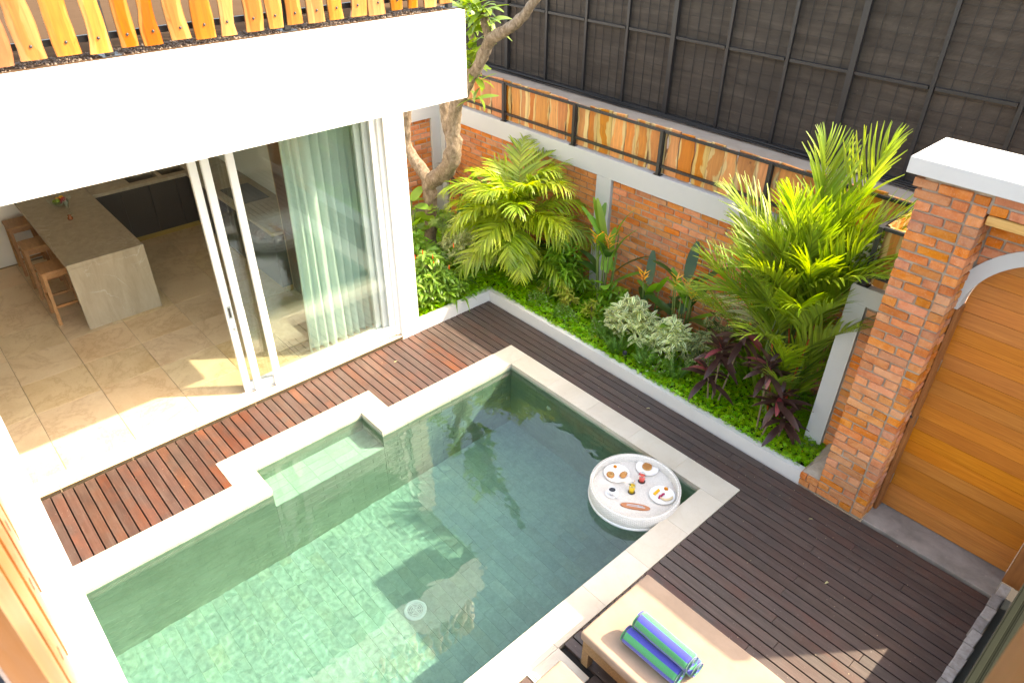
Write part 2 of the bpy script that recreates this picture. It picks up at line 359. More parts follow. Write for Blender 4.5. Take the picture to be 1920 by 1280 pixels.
def part(name, me, parent=None, loc=(0,0,0), rot=(0,0,0), scale=(1,1,1), local=False, mat=None, **tags):
    """loc is a world point unless local (parents that use it are not rotated)"""
    o = bpy.data.objects.new(name, me); C.objects.link(o)
    o.location = Vector(loc) if (local or parent is None) else Vector(loc)-wloc(parent)
    o.rotation_euler = rot; o.scale = scale; o.parent = parent
    for k, v in tags.items(): o[k] = v
    return o
def empty(name, loc=(0,0,0), label=None, category=None, group=None, kind=None, rz=0):
    o = bpy.data.objects.new(name, None); C.objects.link(o); o.location = loc; o.empty_display_size = .1; o.rotation_euler = (0,0,rz)
    tag(o,label,category,group,kind); return o
def tag(o, label=None, category=None, group=None, kind=None):
    if label: o['label'] = label
    if category: o['category'] = category
    if group: o['group'] = group
    if kind: o['kind'] = kind
    return o
def copy_tree(o, parent=None):
    c = o.copy(); C.objects.link(c); c.parent = parent
    for ch in list(o.children): copy_tree(ch, c)
    return c
BOXF = [(0,3,2,1),(4,5,6,7),(0,1,5,4),(1,2,6,5),(2,3,7,6),(3,0,4,7)]
def boxv(x0,x1,y0,y1,z0,z1): return [(x0,y0,z0),(x1,y0,z0),(x1,y1,z0),(x0,y1,z0),(x0,y0,z1),(x1,y0,z1),(x1,y1,z1),(x0,y1,z1)]
def box_me(name, x0,x1,y0,y1,z0,z1, mat, bev=0.0, seg=1):
    """mesh centred on its own middle; returns (mesh, centre)"""
    c = ((x0+x1)/2,(y0+y1)/2,(z0+z1)/2); V = boxv(x0-c[0],x1-c[0],y0-c[1],y1-c[1],z0-c[2],z1-c[2])
    if not bev: return mesh(name,V,BOXF,mat), c
    bm = bmesh.new(); vs_ = [bm.verts.new(v) for v in V]
    for f in BOXF: bm.faces.new([vs_[i] for i in f])
    bmesh.ops.bevel(bm, geom=bm.edges[:], offset=bev, segments=seg, affect='EDGES', profile=.6)
    return bmesh_me(name,bm,mat), c
def box(name, x0,x1,y0,y1,z0,z1, mat, parent=None, bev=0.0, **tags):
    me, c = box_me(name,x0,x1,y0,y1,z0,z1,mat,bev); return part(name,me,parent,c,**tags)
_unit = {}
def unit_box(key, mat, bev, dims, rough=0, seed=0):
    """shared rounded box of size dims centred on 0"""
    k = (key,seed)
    if k not in _unit:
        dx,dy,dz = dims; bm = bmesh.new(); rr = random.Random(seed*31+5)
        vs_ = [bm.verts.new(v) for v in boxv(-dx/2,dx/2,-dy/2,dy/2,-dz/2,dz/2)]
        for f in BOXF: bm.faces.new([vs_[i] for i in f])
        bmesh.ops.bevel(bm, geom=bm.edges[:], offset=bev, segments=1, affect='EDGES')
        for v in bm.verts: v.co += Vector((rr.uniform(-1,1),rr.uniform(-1,1),rr.uniform(-1,1)))*rough
        _unit[k] = bmesh_me(key,bm,mat)
    return _unit[k]
def join_boxes(name, L, mat, parent=None, bev=None, **tags):
    V=[];F=[]
    for b in L:
        n=len(V); V+=boxv(*b); F+=[tuple(i+n for i in f) for f in BOXF]
    V=np.array(V); c=V.mean(0) if parent is None else np.array(wloc(parent))
    return part(name, mesh(name,V-c,F,mat), parent, tuple(c), **tags)
def revolve(name, prof, mat, seg=24, smooth=True):
    V=[];F=[];n=len(prof); uv=[]
    for i in range(seg):
        a=2*math.pi*i/seg
        for j,(r,z) in enumerate(prof): V.append((r*math.cos(a),r*math.sin(a),z)); uv.append((i*120/seg, z*60))
    for i in range(seg):
        k=(i+1)%seg
        for j in range(n-1): F.append((i*n+j,k*n+j,k*n+j+1,i*n+j+1))
    return mesh(name,V,F,mat,smooth,uv)
def tube(name, pts, radii, mat, seg=8, smooth=True, rough=0.0, cap=True, uvs=False):
    pts=[Vector(p) for p in pts]; V=[];F=[]; up=Vector((0,0,1)); uv=[]
    if not hasattr(radii,'__len__'): radii=[radii]*len(pts)
    t0=(pts[1]-pts[0]).normalized(); x=t0.cross(up) if abs(t0.z)<.95 else t0.cross(Vector((1,0,0))); x.normalize()
    for i,p in enumerate(pts):
        t=(pts[min(i+1,len(pts)-1)]-pts[max(i-1,0)]).normalized(); x=(x-t*x.dot(t)).normalized(); y=t.cross(x)
        for k in range(seg):
            a=2*math.pi*k/seg; r=radii[i]
            d=x*math.cos(a)+y*math.sin(a)
            if rough: r*=1+rough*(mnoise.noise((p+d*radii[i])*9)+.6*mnoise.noise((p+d*radii[i])*27))
            V.append(p+d*r); uv.append((k/seg,i/len(pts)))
    for i in range(len(pts)-1):
        for k in range(seg): F.append((i*seg+k,i*seg+(k+1)%seg,(i+1)*seg+(k+1)%seg,(i+1)*seg+k))
    if cap: F.append(tuple(range(seg))[::-1]); F.append(tuple(range((len(pts)-1)*seg,len(pts)*seg)))
    return mesh(name,V,F,mat,smooth,uv if uvs else None)
def spline(P, n=8):
    P=[Vector(p) for p in P]; out=[]
    Q=[2*P[0]-P[1]]+P+[2*P[-1]-P[-2]]
    for i in range(1,len(Q)-2):
        for k in range(n):
            t=k/n; a,b,c,d=Q[i-1],Q[i],Q[i+1],Q[i+2]
            out.append(.5*((2*b)+(c-a)*t+(2*a-5*b+4*c-d)*t*t+(-a+3*b-3*c+d)*t**3))
    out.append(P[-1]); return out
def lerp_list(vals, n):
    return [float(np.interp(i/(n-1), np.linspace(0,1,len(vals)), vals)) for i in range(n)]

# leaf template: strip along +X, folded, drooping; returns V,F,UV
def leaf_geo(L, W, n=5, fold=.25, droop=.5, prof=None, base=.08, up=0.0, twist=0.0, lobes=0):
    V=[];F=[];UV=[]; x=0;z=0;ang=up
    prof = prof or (lambda t: math.sin(math.pi*min(1,t*.93+.04))**.8)
    for i in range(n+1):
        t=i/n; wd=W/2*max(prof(t),.02)
        if lobes: wd*=1-.25*abs(math.sin(t*lobes*math.pi))
        fz=wd*fold; tw=twist*t
        V+= [(x,-wd*math.cos(tw),z+fz-wd*math.sin(tw)),(x,0,z),(x,wd*math.cos(tw),z+fz+wd*math.sin(tw))]
        UV+=[(0,t),(.5,t),(1,t)]
        ang-=droop/n; x+=L/n*math.cos(ang); z+=L/n*math.sin(ang)
    for i in range(n):
        a=3*i; F+=[(a,a+1,a+4,a+3),(a+1,a+2,a+5,a+4)]
    return np.array(V),F,np.array(UV)
def scatter_geo(tpls, mats4, pick=None):
    """place templates by 4x4 matrices, one joined geometry"""
    Vs=[];Fs=[];UVs=[];A=[];n=0
    for i,m4 in enumerate(mats4):
        V,F,UV=tpls[(pick[i] if pick is not None else i)%len(tpls)]
        m=np.array(m4); Vs.append(V@m[:3,:3].T+m[:3,3]); Fs+=[tuple(k+n for k in f) for f in F]; UVs.append(UV); A.append(np.full(len(V),random.random())); n+=len(V)
    return np.vstack(Vs),Fs,np.vstack(UVs),np.concatenate(A)
def mesh_scatter(name,tpls,mats4,mat,smooth=True,pick=None):
    V,F,UV,A=scatter_geo(tpls,mats4,pick); return mesh(name,V,F,mat,smooth,UV,A)
def place(loc, az, el, roll=0, s=1.0):
    """matrix taking +X to direction (az, el)"""
    return Matrix.Translation(loc)@Euler((0,0,az)).to_matrix().to_4x4()@Euler((0,-el,0)).to_matrix().to_4x4()@Euler((roll,0,0)).to_matrix().to_4x4()@Matrix.Scale(s,4)
U = random.uniform

# ------------------------------------------------------------------ ground, sky surrounds
g = part('ground', mesh('ground',[(-60,-60,-2.1),(60,-60,-2.1),(60,60,-2.1),(-60,60,-2.1)],[(0,1,2,3)],M['soil']), kind='structure')

# ------------------------------------------------------------------ pool
IX0,IX1,IY1 = 1.290,4.009,-.767
KX,KY0,KY1 = .882,-3.838,-2.59
CX0,CX1,CY1 = 1.0,4.275,-.50
JX,JY0,JY1 = .604,-4.096,-2.319
YE = -7.4; WZ=-.075; PB=-1.42; BZ=-.33
pool = empty('pool',(2.6,-3.5,0),kind='structure')
pool['label']='green stone swimming pool with pale limestone coping and a shallow bench'
cc = 0
def coping(x0,x1,y0,y1,along):
    L = (y1-y0) if along=='y' else (x1-x0); n=max(1,round(L/.6)); 
    for i in range(n):
        a=i/n; b=(i+1)/n; e=.0006
        if along=='y': X0,X1,Y0,Y1=x0,x1,y0+L*a+e,y0+L*b-e
        else: X0,X1,Y0,Y1=x0+L*a+e,x0+L*b-e,y0,y1
        box('coping_stone',X0,X1,Y0,Y1,-.045,U(-.0004,.0004)+.004,M['coping'],pool,bev=.0012)
coping(CX0,IX0,JY1+.0,CY1,'y')            # upper left side
coping(IX0+.001,CX1,IY1,CY1,'x')
coping(IX1,CX1,-2.975,IY1-.001,'y'); coping(IX1,CX1,YE,-2.977,'y')
coping(CX1+.001,4.60,-3.30,-2.972,'x')
coping(JX,KX,JY0,JY1,'y'); coping(KX+.001,IX0,KY1,JY1,'x'); coping(KX+.001,IX0,JY0,KY0,'x')
coping(CX0,IX0,YE,JY0-.001,'y')
# pool shell (joint colour) : walls and floors just behind the tiles
def quadwalls(name, segs, mat, z0, z1, parent, th=.03, **k):
    L=[]
    for (x0,y0,x1,y1) in segs: L.append((min(x0,x1),max(x0,x1),min(y0,y1),max(y0,y1),z0,z1))
    return join_boxes(name,L,mat,parent,**k)
T=.0035
quadwalls('pool_shell',[(IX0-.2-T,YE,IX0-T,KY0-T),(IX0-.2-T,KY1+T,IX0-T,IY1+T+.2),(IX0-T+.001,IY1+T,IX1+T+.2,IY1+T+.2),(IX1+T,YE,IX1+T+.2,IY1+T-.001),
    (KX-.2-T,KY0-.2-T,KX-T,KY1+.2+T),(KX-T+.001,KY1+T,IX0-.2-T-.001,KY1+.2+T),(KX-T+.001,KY0-.2-T,IX0-.2-T-.001,KY0-T)],M['pooljoint'],-1.75,-.047,pool)
join_boxes('pool_bed',[(IX0-T-.05,IX1+T+.05,YE,IY1+T+.05,-1.8,PB+.0035),(KX-T-.02,IX0-T-.004,KY0-T-.02,KY1+T+.02,-.9,BZ-.003),(IX0-T-.004,IX0-T-.0005,KY0-T,KY1+T,PB-.01,BZ-.006)],M['pooljoint'],pool)
# floor tiles 10 x 30 cm, staggered, long side along X
TW,TL = .118,.30
tiles=[]
j=0; y=IY1
while y-TW > -6.6:
    x=IX0-U(0,TL)
    while x < IX1:
        a=max(x,IX0); b=min(x+TL,IX1)
        if b-a>.03: tiles.append((a,b,y-TW,y))
        x+=TL
    y-=TW; j+=1
tiles.sort(key=lambda t:(( (t[0]+t[1])/2-CAM.x)**2+((t[2]+t[3])/2-CAM.y)**2) + (100 if (t[2]< -5.3) else 0))
tm=unit_box('tile',M['pooltile'],.0015,(TL,TW,.012)); 
for i,(a,b,c,d) in enumerate(tiles[:290]):
    part('tile',tm,pool,((a+b)/2,(c+d)/2,PB+U(-.0015,.0015)),scale=((b-a-.0025)/TL,(d-c-.0025)/TW,1))
def joined_tiles(name, L, mats, parent):
    """L: boxes; several tonal groups are one part"""
    return join_boxes(name,L,mats,parent,kind='stuff')
joined_tiles('pool_floor_tile',[(a+.002,b-.002,c+.002,d-.002,PB-.006,PB+.006) for a,b,c,d in tiles[290:]],M['pooltile'],pool)
W=[]
def walltile_x(x, sgn, y0,y1,z0,z1):
    z=z1; r=0
    while z>z0+.01:
        y=y1-(0 if r%2 else TL/2)
        y=y1+ (TL/2 if r%2 else 0)
        while y>y0:
            a=max(y-TL,y0); b=min(y,y1)
            if b-a>.01: W.append((min(x,x-sgn*.012),max(x,x-sgn*.012),a+.0015,b-.0015,max(z-.1,z0)+.0015,z-.0015))
            y-=TL
        z-=.1; r+=1
def walltile_y(yy, sgn, x0,x1,z0,z1):
    z=z1; r=0
    while z>z0+.01:
        x=x0-(TL/2 if r%2 else 0)
        while x<x1:
            a=max(x,x0); b=min(x+TL,x1)
            if b-a>.01: W.append((a+.0015,b-.0015,min(yy,yy-sgn*.012),max(yy,yy-sgn*.012),max(z-.1,z0)+.0015,z-.0015))
            x+=TL
        z-=.1; r+=1
walltile_x(IX0+.0,1,YE,KY0,PB,-.047); walltile_x(IX0,1,KY1,IY1,PB,-.047); walltile_x(IX0,1,KY0,KY1,PB,BZ-.012)
walltile_y(IY1,-1,IX0,IX1,PB,-.047); walltile_x(IX1,-1,YE,IY1,PB,-.047)
walltile_x(KX,1,KY0,KY1,BZ,-.047); walltile_y(KY1,-1,KX,IX0,BZ,-.047); walltile_y(KY0,1,KX,IX0,BZ,-.047)
joined_tiles('pool_wall_tile',W,M['walltile'],pool)
B=[]
for i in range(4):
    for k in range(5):
        a=KX+i*.105; y0=KY1-(k+1)*.25
        box('tile',a+.0015,min(a+.105,IX0)-.0015,y0+.0015,y0+.2485,BZ-.012,BZ,M['benchtile'],pool,bev=.002)
# water body: closed volume with a gently rippled top
e=.004; h=.016
def wave(x,y):
    return .0022*mnoise.noise(Vector((x*1.9,y*1.9,0)))+.0006*mnoise.noise(Vector((x*7,y*7,4)))+.00036*mnoise.noise(Vector((x*20,y*20,9)))
xs=sorted(set([KX-e]+list(np.arange(KX-e+h,IX0-e-.008,h))+[IX0-e]+list(np.arange(IX0-e+h,IX1+e-.008,h))+[IX1+e]))
ys=sorted(set([YE]+list(np.arange(YE+h,KY0-e-.008,h))+[KY0-e]+list(np.arange(KY0-e+h,KY1+e-.008,h))+[KY1+e]+list(np.arange(KY1+e+h,IY1+e-.008,h))+[IY1+e]))
bm=bmesh.new(); vt={}
def gv(i,j):
    if (i,j) not in vt: x,y=xs[i],ys[j]; vt[(i,j)]=bm.verts.new((x,y,WZ+wave(x,y)))
    return vt[(i,j)]
for i in range(len(xs)-1):
    for j in range(len(ys)-1):
        xm=(xs[i]+xs[i+1])/2; ym=(ys[j]+ys[j+1])/2
        if xm<IX0-e and not (KY0-e<ym<KY1+e): continue
        f=bm.faces.new((gv(i,j),gv(i+1,j),gv(i+1,j+1),gv(i,j+1))); f.smooth=True
edges=[ed for ed in bm.edges if ed.is_boundary]
r_=bmesh.ops.extrude_edge_only(bm,edges=edges); nv=[v for v in r_['geom'] if isinstance(v,bmesh.types.BMVert)]
for v in nv: v.co.z=-1.9
bmesh.ops.holes_fill(bm,edges=[ed for ed in bm.edges if ed.is_boundary])
for f in bm.faces:
    if abs(f.normal.z)<.5: f.smooth=False
for ed in bm.edges:
    if len(ed.link_faces)==2 and ed.link_faces[0].smooth!=ed.link_faces[1].smooth: ed.smooth=False
bmesh.ops.recalc_face_normals(bm,faces=bm.faces[:])
wo=part('water',bmesh_me('water',bm,M['water']),kind='structure'); wo.cycles.is_caustics_caster=True
inl=empty('pool_inlet',(1.95,IY1-.001,-.42),'small round cream inlet fitting on the far pool wall','pool inlet')
part('flange',revolve('flange',[(.0001,.012),(.014,.012),(.016,.006),(.034,.010),(.036,0)],M['ceramic'],20),inl,rot=(math.pi/2,0,0),local=True)
for o in pool.children: o.cycles.is_caustics_receiver=True
# drain cover on the pool floor
dr=empty('pool_drain',(2.665,-3.235,PB+.008),'round white slotted drain cover lying on the pool floor','drain cover')
part('rim',revolve('rim',[(.082,0),(.082,.012),(.108,.012),(.112,.004),(.112,0)],M['ceramic'],32),dr,local=True)
part('base',revolve('base',[(.0001,.002),(.085,.002)],M['dark'],24),dr,local=True)
for r in (.008,.026,.044,.062,.078):
    part('ring',revolve('ring',[(r-.0055,.003),(r-.0055,.011),(r+.0055,.011),(r+.0055,.003)],M['ceramic'],28),dr,local=True)
for k in range(6):
    part('spoke',box_me('spoke',0,.082,-.004,.004,.003,.010,M['ceramic'])[0],dr,(math.cos(k*math.pi/3)*.041,math.sin(k*math.pi/3)*.041,.0068),(0,0,k*math.pi/3),local=True)

# square cover tile with centre hole at the coping corner
cv=empty('drain_lid',(4.415,-3.155,.006),'square stone access lid with concentric rings and a finger hole beside the pool corner','access lid')
V=[];F=[]
part('slab',box_me('slab',-.115,.115,-.115,.115,-.006,.004,M['coping'],.002)[0],cv,local=True,rot=(0,0,0))
for r in (.03,.05,.07,.09): part('ring',revolve('ring',[(r-.002,.0035),(r-.002,.0055),(r+.002,.0055),(r+.002,.0035)],M['coping'],28),cv,local=True)
part('hole',revolve('hole',[(.0001,.0062),(.012,.0062),(.012,.0035)],M['dark'],14),cv,local=True)  # dark disc on the lid surface in place of the hole's shade

# ------------------------------------------------------------------ timber deck
deck = empty('deck',(4,-1,0),kind='structure'); deck['label']='dark hardwood plank deck around the pool'
PW=.0968; GAP=.011
join_boxes('joist',[(-.02,.99,JY1,-.0,-.30,-.036),(-.02,JX-.01,JY0,JY1-.001,-.30,-.036),(-.02,.99,-7,JY0-.001,-.30,-.036),(1.0,6.34,-.49,-.0,-.30,-.036),(4.29,6.34,-8,-.50,-.30,-.036)],M['under'],deck)
def plank(x0,x1,y1,mat):
    if x1-x0<.03: return
    me,c=box_me('plank',x0+.0015,x1-.0015,y1-PW+GAP/2,y1-GAP/2,-.034,0,mat,.002); o=part('plank',me,deck,(c[0],c[1],c[2]+U(-.0008,.0008))); o.rotation_euler=(U(-.003,.003),0,0)
i=0; y=-.012
while y>-7.2:
    segs=[]
    ym=y-PW/2
    mat=M['deckred'] if (ym<-1.2) else M['deck']
    xr = 6.335 if y-PW>CY1+.0 else CX0-.004
    if y-PW < CY1 and y > CY1: xr = CX0-.004
    if JY0<ym<JY1: xr=JX-.004
    if xr>3:
        xs=[0.004]; 
        while xs[-1]<6: xs.append(xs[-1]+U(1.6,2.6))
        xs[-1]=xr
        if xs[-1]-xs[-2]<.3: xs.pop(-2)
        for a,b in zip(xs,xs[1:]): plank(a,b,y,M['deck'])
    elif ym>-5.9: plank(.004,xr,y,mat)
    if y-PW<CY1+.001 or xr<3:
        x0=CX1+.006
        if -3.32<ym<-2.96: x0=4.606
        xs=[x0,min(x0+U(.7,2.0),6.335),6.335]
        if xs[2]-xs[1]<.3: xs.pop(1)
        for a,b in zip(xs,xs[1:]): plank(a,b,y,M['deck'])
    y-=PW; i+=1
# grey stone border along the right edge
bs=empty('border_wall',(6.37,-2,0),'low rough grey stone border along the deck edge, under the ribbed panel','stone border')
y=.10; k=0
gm=[unit_box('stone',M['greystone'],.006,(.075,.17,.12),.004,sd_) for sd_ in range(4)]
while y>-5:
    L=U(.13,.2); off=U(-.008,.008); part('stone',gm[k%4],bs,(6.371+off,y-L/2,.06+U(-.01,.012)),(0,0,U(-.03,.03)),(1,L/.17*.98,1)); y-=L; k+=1
rp=empty('ribbed_roof',(7.2,-3,0),'low olive grey ribbed roof sheet beyond the grey stone border, lower right, raised to shade the deck edge','roof')
olive=plain('olive_wall_paint',(.15,.15,.12),.8,nz=.2); box('side_wall',6.46,6.52,-6.0,-.02,-.1,.759,olive,rp)  # side wall added, sheet height chosen to shade the deck's right edge
k=0
for k in range(32):
    x0=6.455+k*.06; box('rib',x0,x0+.048,-6.0,-.02,.800,.811,M['ribs'],rp,bev=.01)
box('sheet',6.455,8.5,-6.0,-.02,.76,.7999,M['ribs'],rp)
box('gutter_floor',6.41,6.459,-6,.1,-.1,-.02,olive,rp)

# ------------------------------------------------------------------ planter kerb, soil
pl=empty('planter_kerb',(2,0.05,0),'low pale plastered kerb with a right angle corner round the planted bed','kerb')
join_boxes('kerb_side',[(0,4.60,0,.085,-.05,.150)],M['kerbm'],pl); join_boxes('kerb_end',[(-.085,-.0005,-1.165,.085,-.05,.150)],M['kerbm'],pl)
soil=[];nx,ny=80,40; F=[]
for jj in range(ny+1):
    for ii in range(nx+1):
        x=-2.6+7.2*ii/nx; yy=-1.16+2.9*jj/ny
        soil.append((x,yy,.085+.035*mnoise.noise(Vector((x*2,yy*2,0)))+.02*mnoise.noise(Vector((x*9,yy*9,0)))))
for jj in range(ny):
    for ii in range(nx):
        x=-2.6+7.2*(ii+.5)/nx; yy=-1.16+2.9*(jj+.5)/ny
        if yy<.05 and x>-.04: continue
        if yy<-1.1: continue
        a=jj*(nx+1)+ii; F.append((a,a+1,a+nx+2,a+nx+1))
part('soil',mesh('soil',soil,F,M['soil'],True),kind='structure')

# ------------------------------------------------------------------ brick walls
bmv=[unit_box('brick',M['brick'],.006,(.222,.11,.064),.0035,k) for k in range(7)]
COURSE=.0785
def brick_field(parent, axis, c0,c1, z0,z1, face, depth=.10, sgn=1, limit=9999, keep=None, proud=.0, nm='brick', hidden_key=None, start=0, pitch=.237):
    """axis 'x': runs along X, outward face towards -Y at y=face; axis 'y': runs along Y, outward face towards +X at x=face"""
    n=0; row=start; z=z0; extra=[]; cand=[]
    while z+COURSE<=z1+.02:
        a=c0-(pitch/2 if row%2 else 0)+U(-.02,.02)*0
        while a<c1-.02:
            b=a+pitch; s0=max(a,c0); s1=min(b,c1)
            if s1-s0>.045:
                mid=(s0+s1)/2; zz=z+COURSE/2
                if keep is None or keep(mid,zz,s1-s0): cand.append((mid,zz,s1-s0-.014))
            a=b
        z+=COURSE; row+=1
    if hidden_key: cand.sort(key=hidden_key)
    for k,(mid,zz,L) in enumerate(cand):
        po=U(-.004,.005)
        if k<limit:
            if axis=='x': part(nm,random.choice(bmv),parent,(mid,face+.055-proud-po,zz+U(-.002,.002)),(U(-.02,.02),U(-.012,.012),U(-.012,.012)),(L/.222,1,U(.94,1.04)))
            else: part(nm,random.choice(bmv),parent,(face-.055+proud+po,mid,zz+U(-.002,.002)),(0,U(-.02,.02),math.pi/2+U(-.012,.012)),(L/.222,1,U(.94,1.04)))
        else:
            if axis=='x': extra.append((mid-L/2,mid+L/2,face-po,face+.08,zz-.032,zz+.032))
            else: extra.append((face-.08,face+po,mid-L/2,mid+L/2,zz-.032,zz+.032))
    if extra: join_boxes('far_brick',extra,M['brick'],parent,kind='stuff')

YB=1.20; WT=1.95
bw=empty('garden_wall',(1,YB,0),'red brick garden wall with a pale grey plaster band and posts behind the palms','wall')
# plaster band, posts, mortar
box('plaster_band',-2.55,4.46,YB-.02,YB+.20,1.70,WT,M['frieze'],bw)
box('plaster_post',.73,.97,YB-.02,YB+.10,-.1,1.699,M['frieze'],bw)
box('plaster_post',-2.55,-2.42,YB-.02,YB+.10,-.1,1.699,M['frieze'],bw)
box('plaster_post',4.30,4.46,YB-.02,YB+.10,-.1,1.699,M['frieze'],bw)
box('mortar_bed',-2.55,4.46,YB+.101,YB+.18,-.1,1.699,M['mortar'],bw); 
for a,b in ((-2.42,.73),(.97,4.30)): box('mortar_bed',a+.001,b-.001,YB+.020,YB+.10,-.1,1.699,M['mortar'],bw)
brick_field(bw,'x',.985,4.29,.12,1.70,YB+.008,limit=262,hidden_key=lambda c:-c[1]+abs(c[0]-1.8)*.35)
brick_field(bw,'x',-2.41,.72,.12,1.70,YB+.008,limit=38 if False else 38,hidden_key=lambda c:-c[1]+abs(c[0]+1.6)*.2)
# side wall at the far left, facing +X
XS=-2.55
sw=empty('side_wall',(XS,.3,0),'short brick wall with grey plaster surround closing the bed behind the forked tree','wall')
box('plaster_band',XS-.2,XS+.02,-1.16,YB-.021,1.70,WT,M['frieze'],sw); box('plaster_post',XS-.1,XS+.02,1.02,YB-.021,-.1,1.699,M['frieze'],sw)
box('mortar_bed',XS-.1,XS-.02,-1.16,1.019,-.1,1.699,M['mortar'],sw)
brick_field(sw,'y',-.6,1.015,.3,1.70,XS-.008,limit=140)
# jogged piece beside the gate
YJ=.48
jw=empty('jog_wall',(4.5,YJ,0),'narrow grey plastered wall return with a strip of brick, between red palm and gate pillar','wall')
box('plaster_band',4.36,4.79,YJ-.02,YJ+.18,1.78,WT,M['frieze'],jw); box('plaster_post',4.36,4.53,YJ-.02,YJ+.18,-.1,1.779,M['frieze'],jw)
box('mortar_bed',4.531,4.79,YJ+.018,YJ+.1,-.1,1.779,M['mortar'],jw)
box('return_wall',4.36,4.52,YJ+.181,YB-.021,-.1,WT,M['frieze'],jw)
brick_field(jw,'x',4.535,4.78,.1,1.78,YJ+.006,start=1)

# gate pillar, lintel courses, cap, arch surround
gw=empty('gate_wall',(5.4,.1,0),'tall red brick gateway with a pale concrete cap and a grey arched surround','gateway')
PX0,PX1,PT=4.765,5.228,3.17
box('mortar_core',PX0+.014,PX1-.014,.014,.50,-.02,PT-.001,M['mortar'],gw)
row=0; z=.0
while z+COURSE<=PT+.03:
    zz=z+COURSE/2; over = z>PT-3*COURSE-.02
    # front bricks
    if row%2: xs=[PX0,PX0+.118,PX0+.350,PX1]
    else: xs=[PX0,PX0+.232,PX1-.112,PX1]
    sh=-.060 if z>PT-1.5*COURSE else (-.03 if z>PT-2.5*COURSE else -.012 if z>PT-3.2*COURSE else 0)
    for k,(a,b) in enumerate(zip(xs,xs[1:])):
        L=b-a-.014+(-sh if k==0 else 0); po=U(-.004,.006)
        part('brick',random.choice(bmv),gw,((a+b)/2+(sh/2 if k==0 else 0),.055-po,zz+U(-.002,.002)),(U(-.02,.02),U(-.014,.014),U(-.014,.014)),(L/.222,1,U(.94,1.05)))
    # side bricks (face +X)
    if not over:
        ys=[.112,.34,.5] if row%2 else [.112,.22,.45,.5]
        for a,b in zip(ys,ys[1:]):
            if b-a<.06: continue
            part('brick',random.choice(bmv),gw,(PX1-.055+U(-.003,.004),(a+b)/2,zz),(0,U(-.02,.02),math.pi/2),((b-a-.014)/.222,1,U(.94,1.04)))
    z+=COURSE; row+=1
# courses over the lintel
brick_field(gw,'x',PX1+.004,6.98,3.17-2*COURSE,3.172,.0,start=1)
box('mortar_bed',PX1-.013,6.97,.015,.42,3.02,PT-.001,M['mortar'],gw)
box('lintel',PX1+.002,6.98,.03,.14,2.935,3.004,M['lintel'],gw,bev=.006)
# recessed wall over the arch
AX,AZ,RI,RO=5.79,2.19,.545,.655; YA=.20
def outside_arch(mid,zz,L): 
    return math.hypot(mid-AX,zz-AZ)>RO-.03 and zz>AZ-.05
brick_field(gw,'x',PX1+.006,6.97,AZ-.02,2.935,YA+.012,keep=outside_arch)
bm=bmesh.new(); V=[];F=[]
# mortar plate with arch hole, as strips
n=28; pts=[(AX+RO*.98*math.cos(math.pi-math.pi*i/n),AZ+RO*.98*math.sin(math.pi*i/n)) for i in range(n+1)]
V=[];F=[]
for (x,zv) in pts: V+=[(x,YA+.03,zv),(x,YA+.03,3.02)]
for i in range(n): F.append((2*i,2*i+2,2*i+3,2*i+1))
k=len(V); V+=[(PX1-.01,YA+.03,AZ-.4),(AX-RO*.98,YA+.03,AZ-.4),(AX-RO*.98,YA+.03,3.02),(PX1-.01,YA+.03,3.02),(AX+RO*.98,YA+.03,0),(6.97,YA+.03,0),(6.97,YA+.03,3.02),(AX+RO*.98,YA+.03,3.02)]; F+=[(k,k+1,k+2,k+3),(k+4,k+5,k+6,k+7)]
part('mortar_plate',mesh('mortar_plate',np.array(V)-np.array([5.4,.1,0]),F,M['mortar']),gw,local=True)
# grey arch ring
V=[];F=[]; n=40
for i in range(n+1):
    a=math.pi-math.pi*i/n; ca,sa=math.cos(a),math.sin(a)
    for r,yv in ((RO,YA),(RI,YA),(RI,YA+.17),(RO,YA+.17)): V.append((AX+r*ca,yv,AZ+r*sa))
for i in range(n):
    for q in range(4): F.append((4*i+q,4*i+(q+1)%4,4*i+4+(q+1)%4,4*i+4+q))
F+=[(0,3,2,1),(4*n,4*n+1,4*n+2,4*n+3)]
bm=bmesh.new(); bm.from_mesh(mesh('t',np.array(V)-np.array([5.4,.1,0]),F)); bmesh.ops.recalc_face_normals(bm,faces=bm.faces[:])
part('arch_surround',bmesh_me('arch_surround',bm,M['frieze']),gw,local=True)
# cap
box('coping_cap',4.66,7.06,-.055,.56,PT,PT+.118,plain('cap_plaster',(.60,.59,.56),.85,nz=.12,scale=5),gw,bev=.004)
# low sloped shoulder beside the pillar foot
V=[(4.600,.002,-.02),(4.772,.002,-.02),(4.772,.50,-.02),(4.600,.50,-.02),(4.600,.010,.155),(4.772,.010,.175),(4.772,.50,.36),(4.600,.50,.22)]
part('mortar_shoulder',mesh('mortar_shoulder',np.array(V)-np.array([5.4,.1,0]),BOXF,M['mortar']),gw,local=True)
for k,(x0,x1,z0) in enumerate(((4.598,4.70,.006),(4.706,4.775,.006),(4.594,4.655,.084),(4.662,4.775,.084))):
    part('brick',bmv[k],gw,((x0+x1)/2,.044,z0+.036),(0,0,0),((x1-x0)/.222,1,1.05))
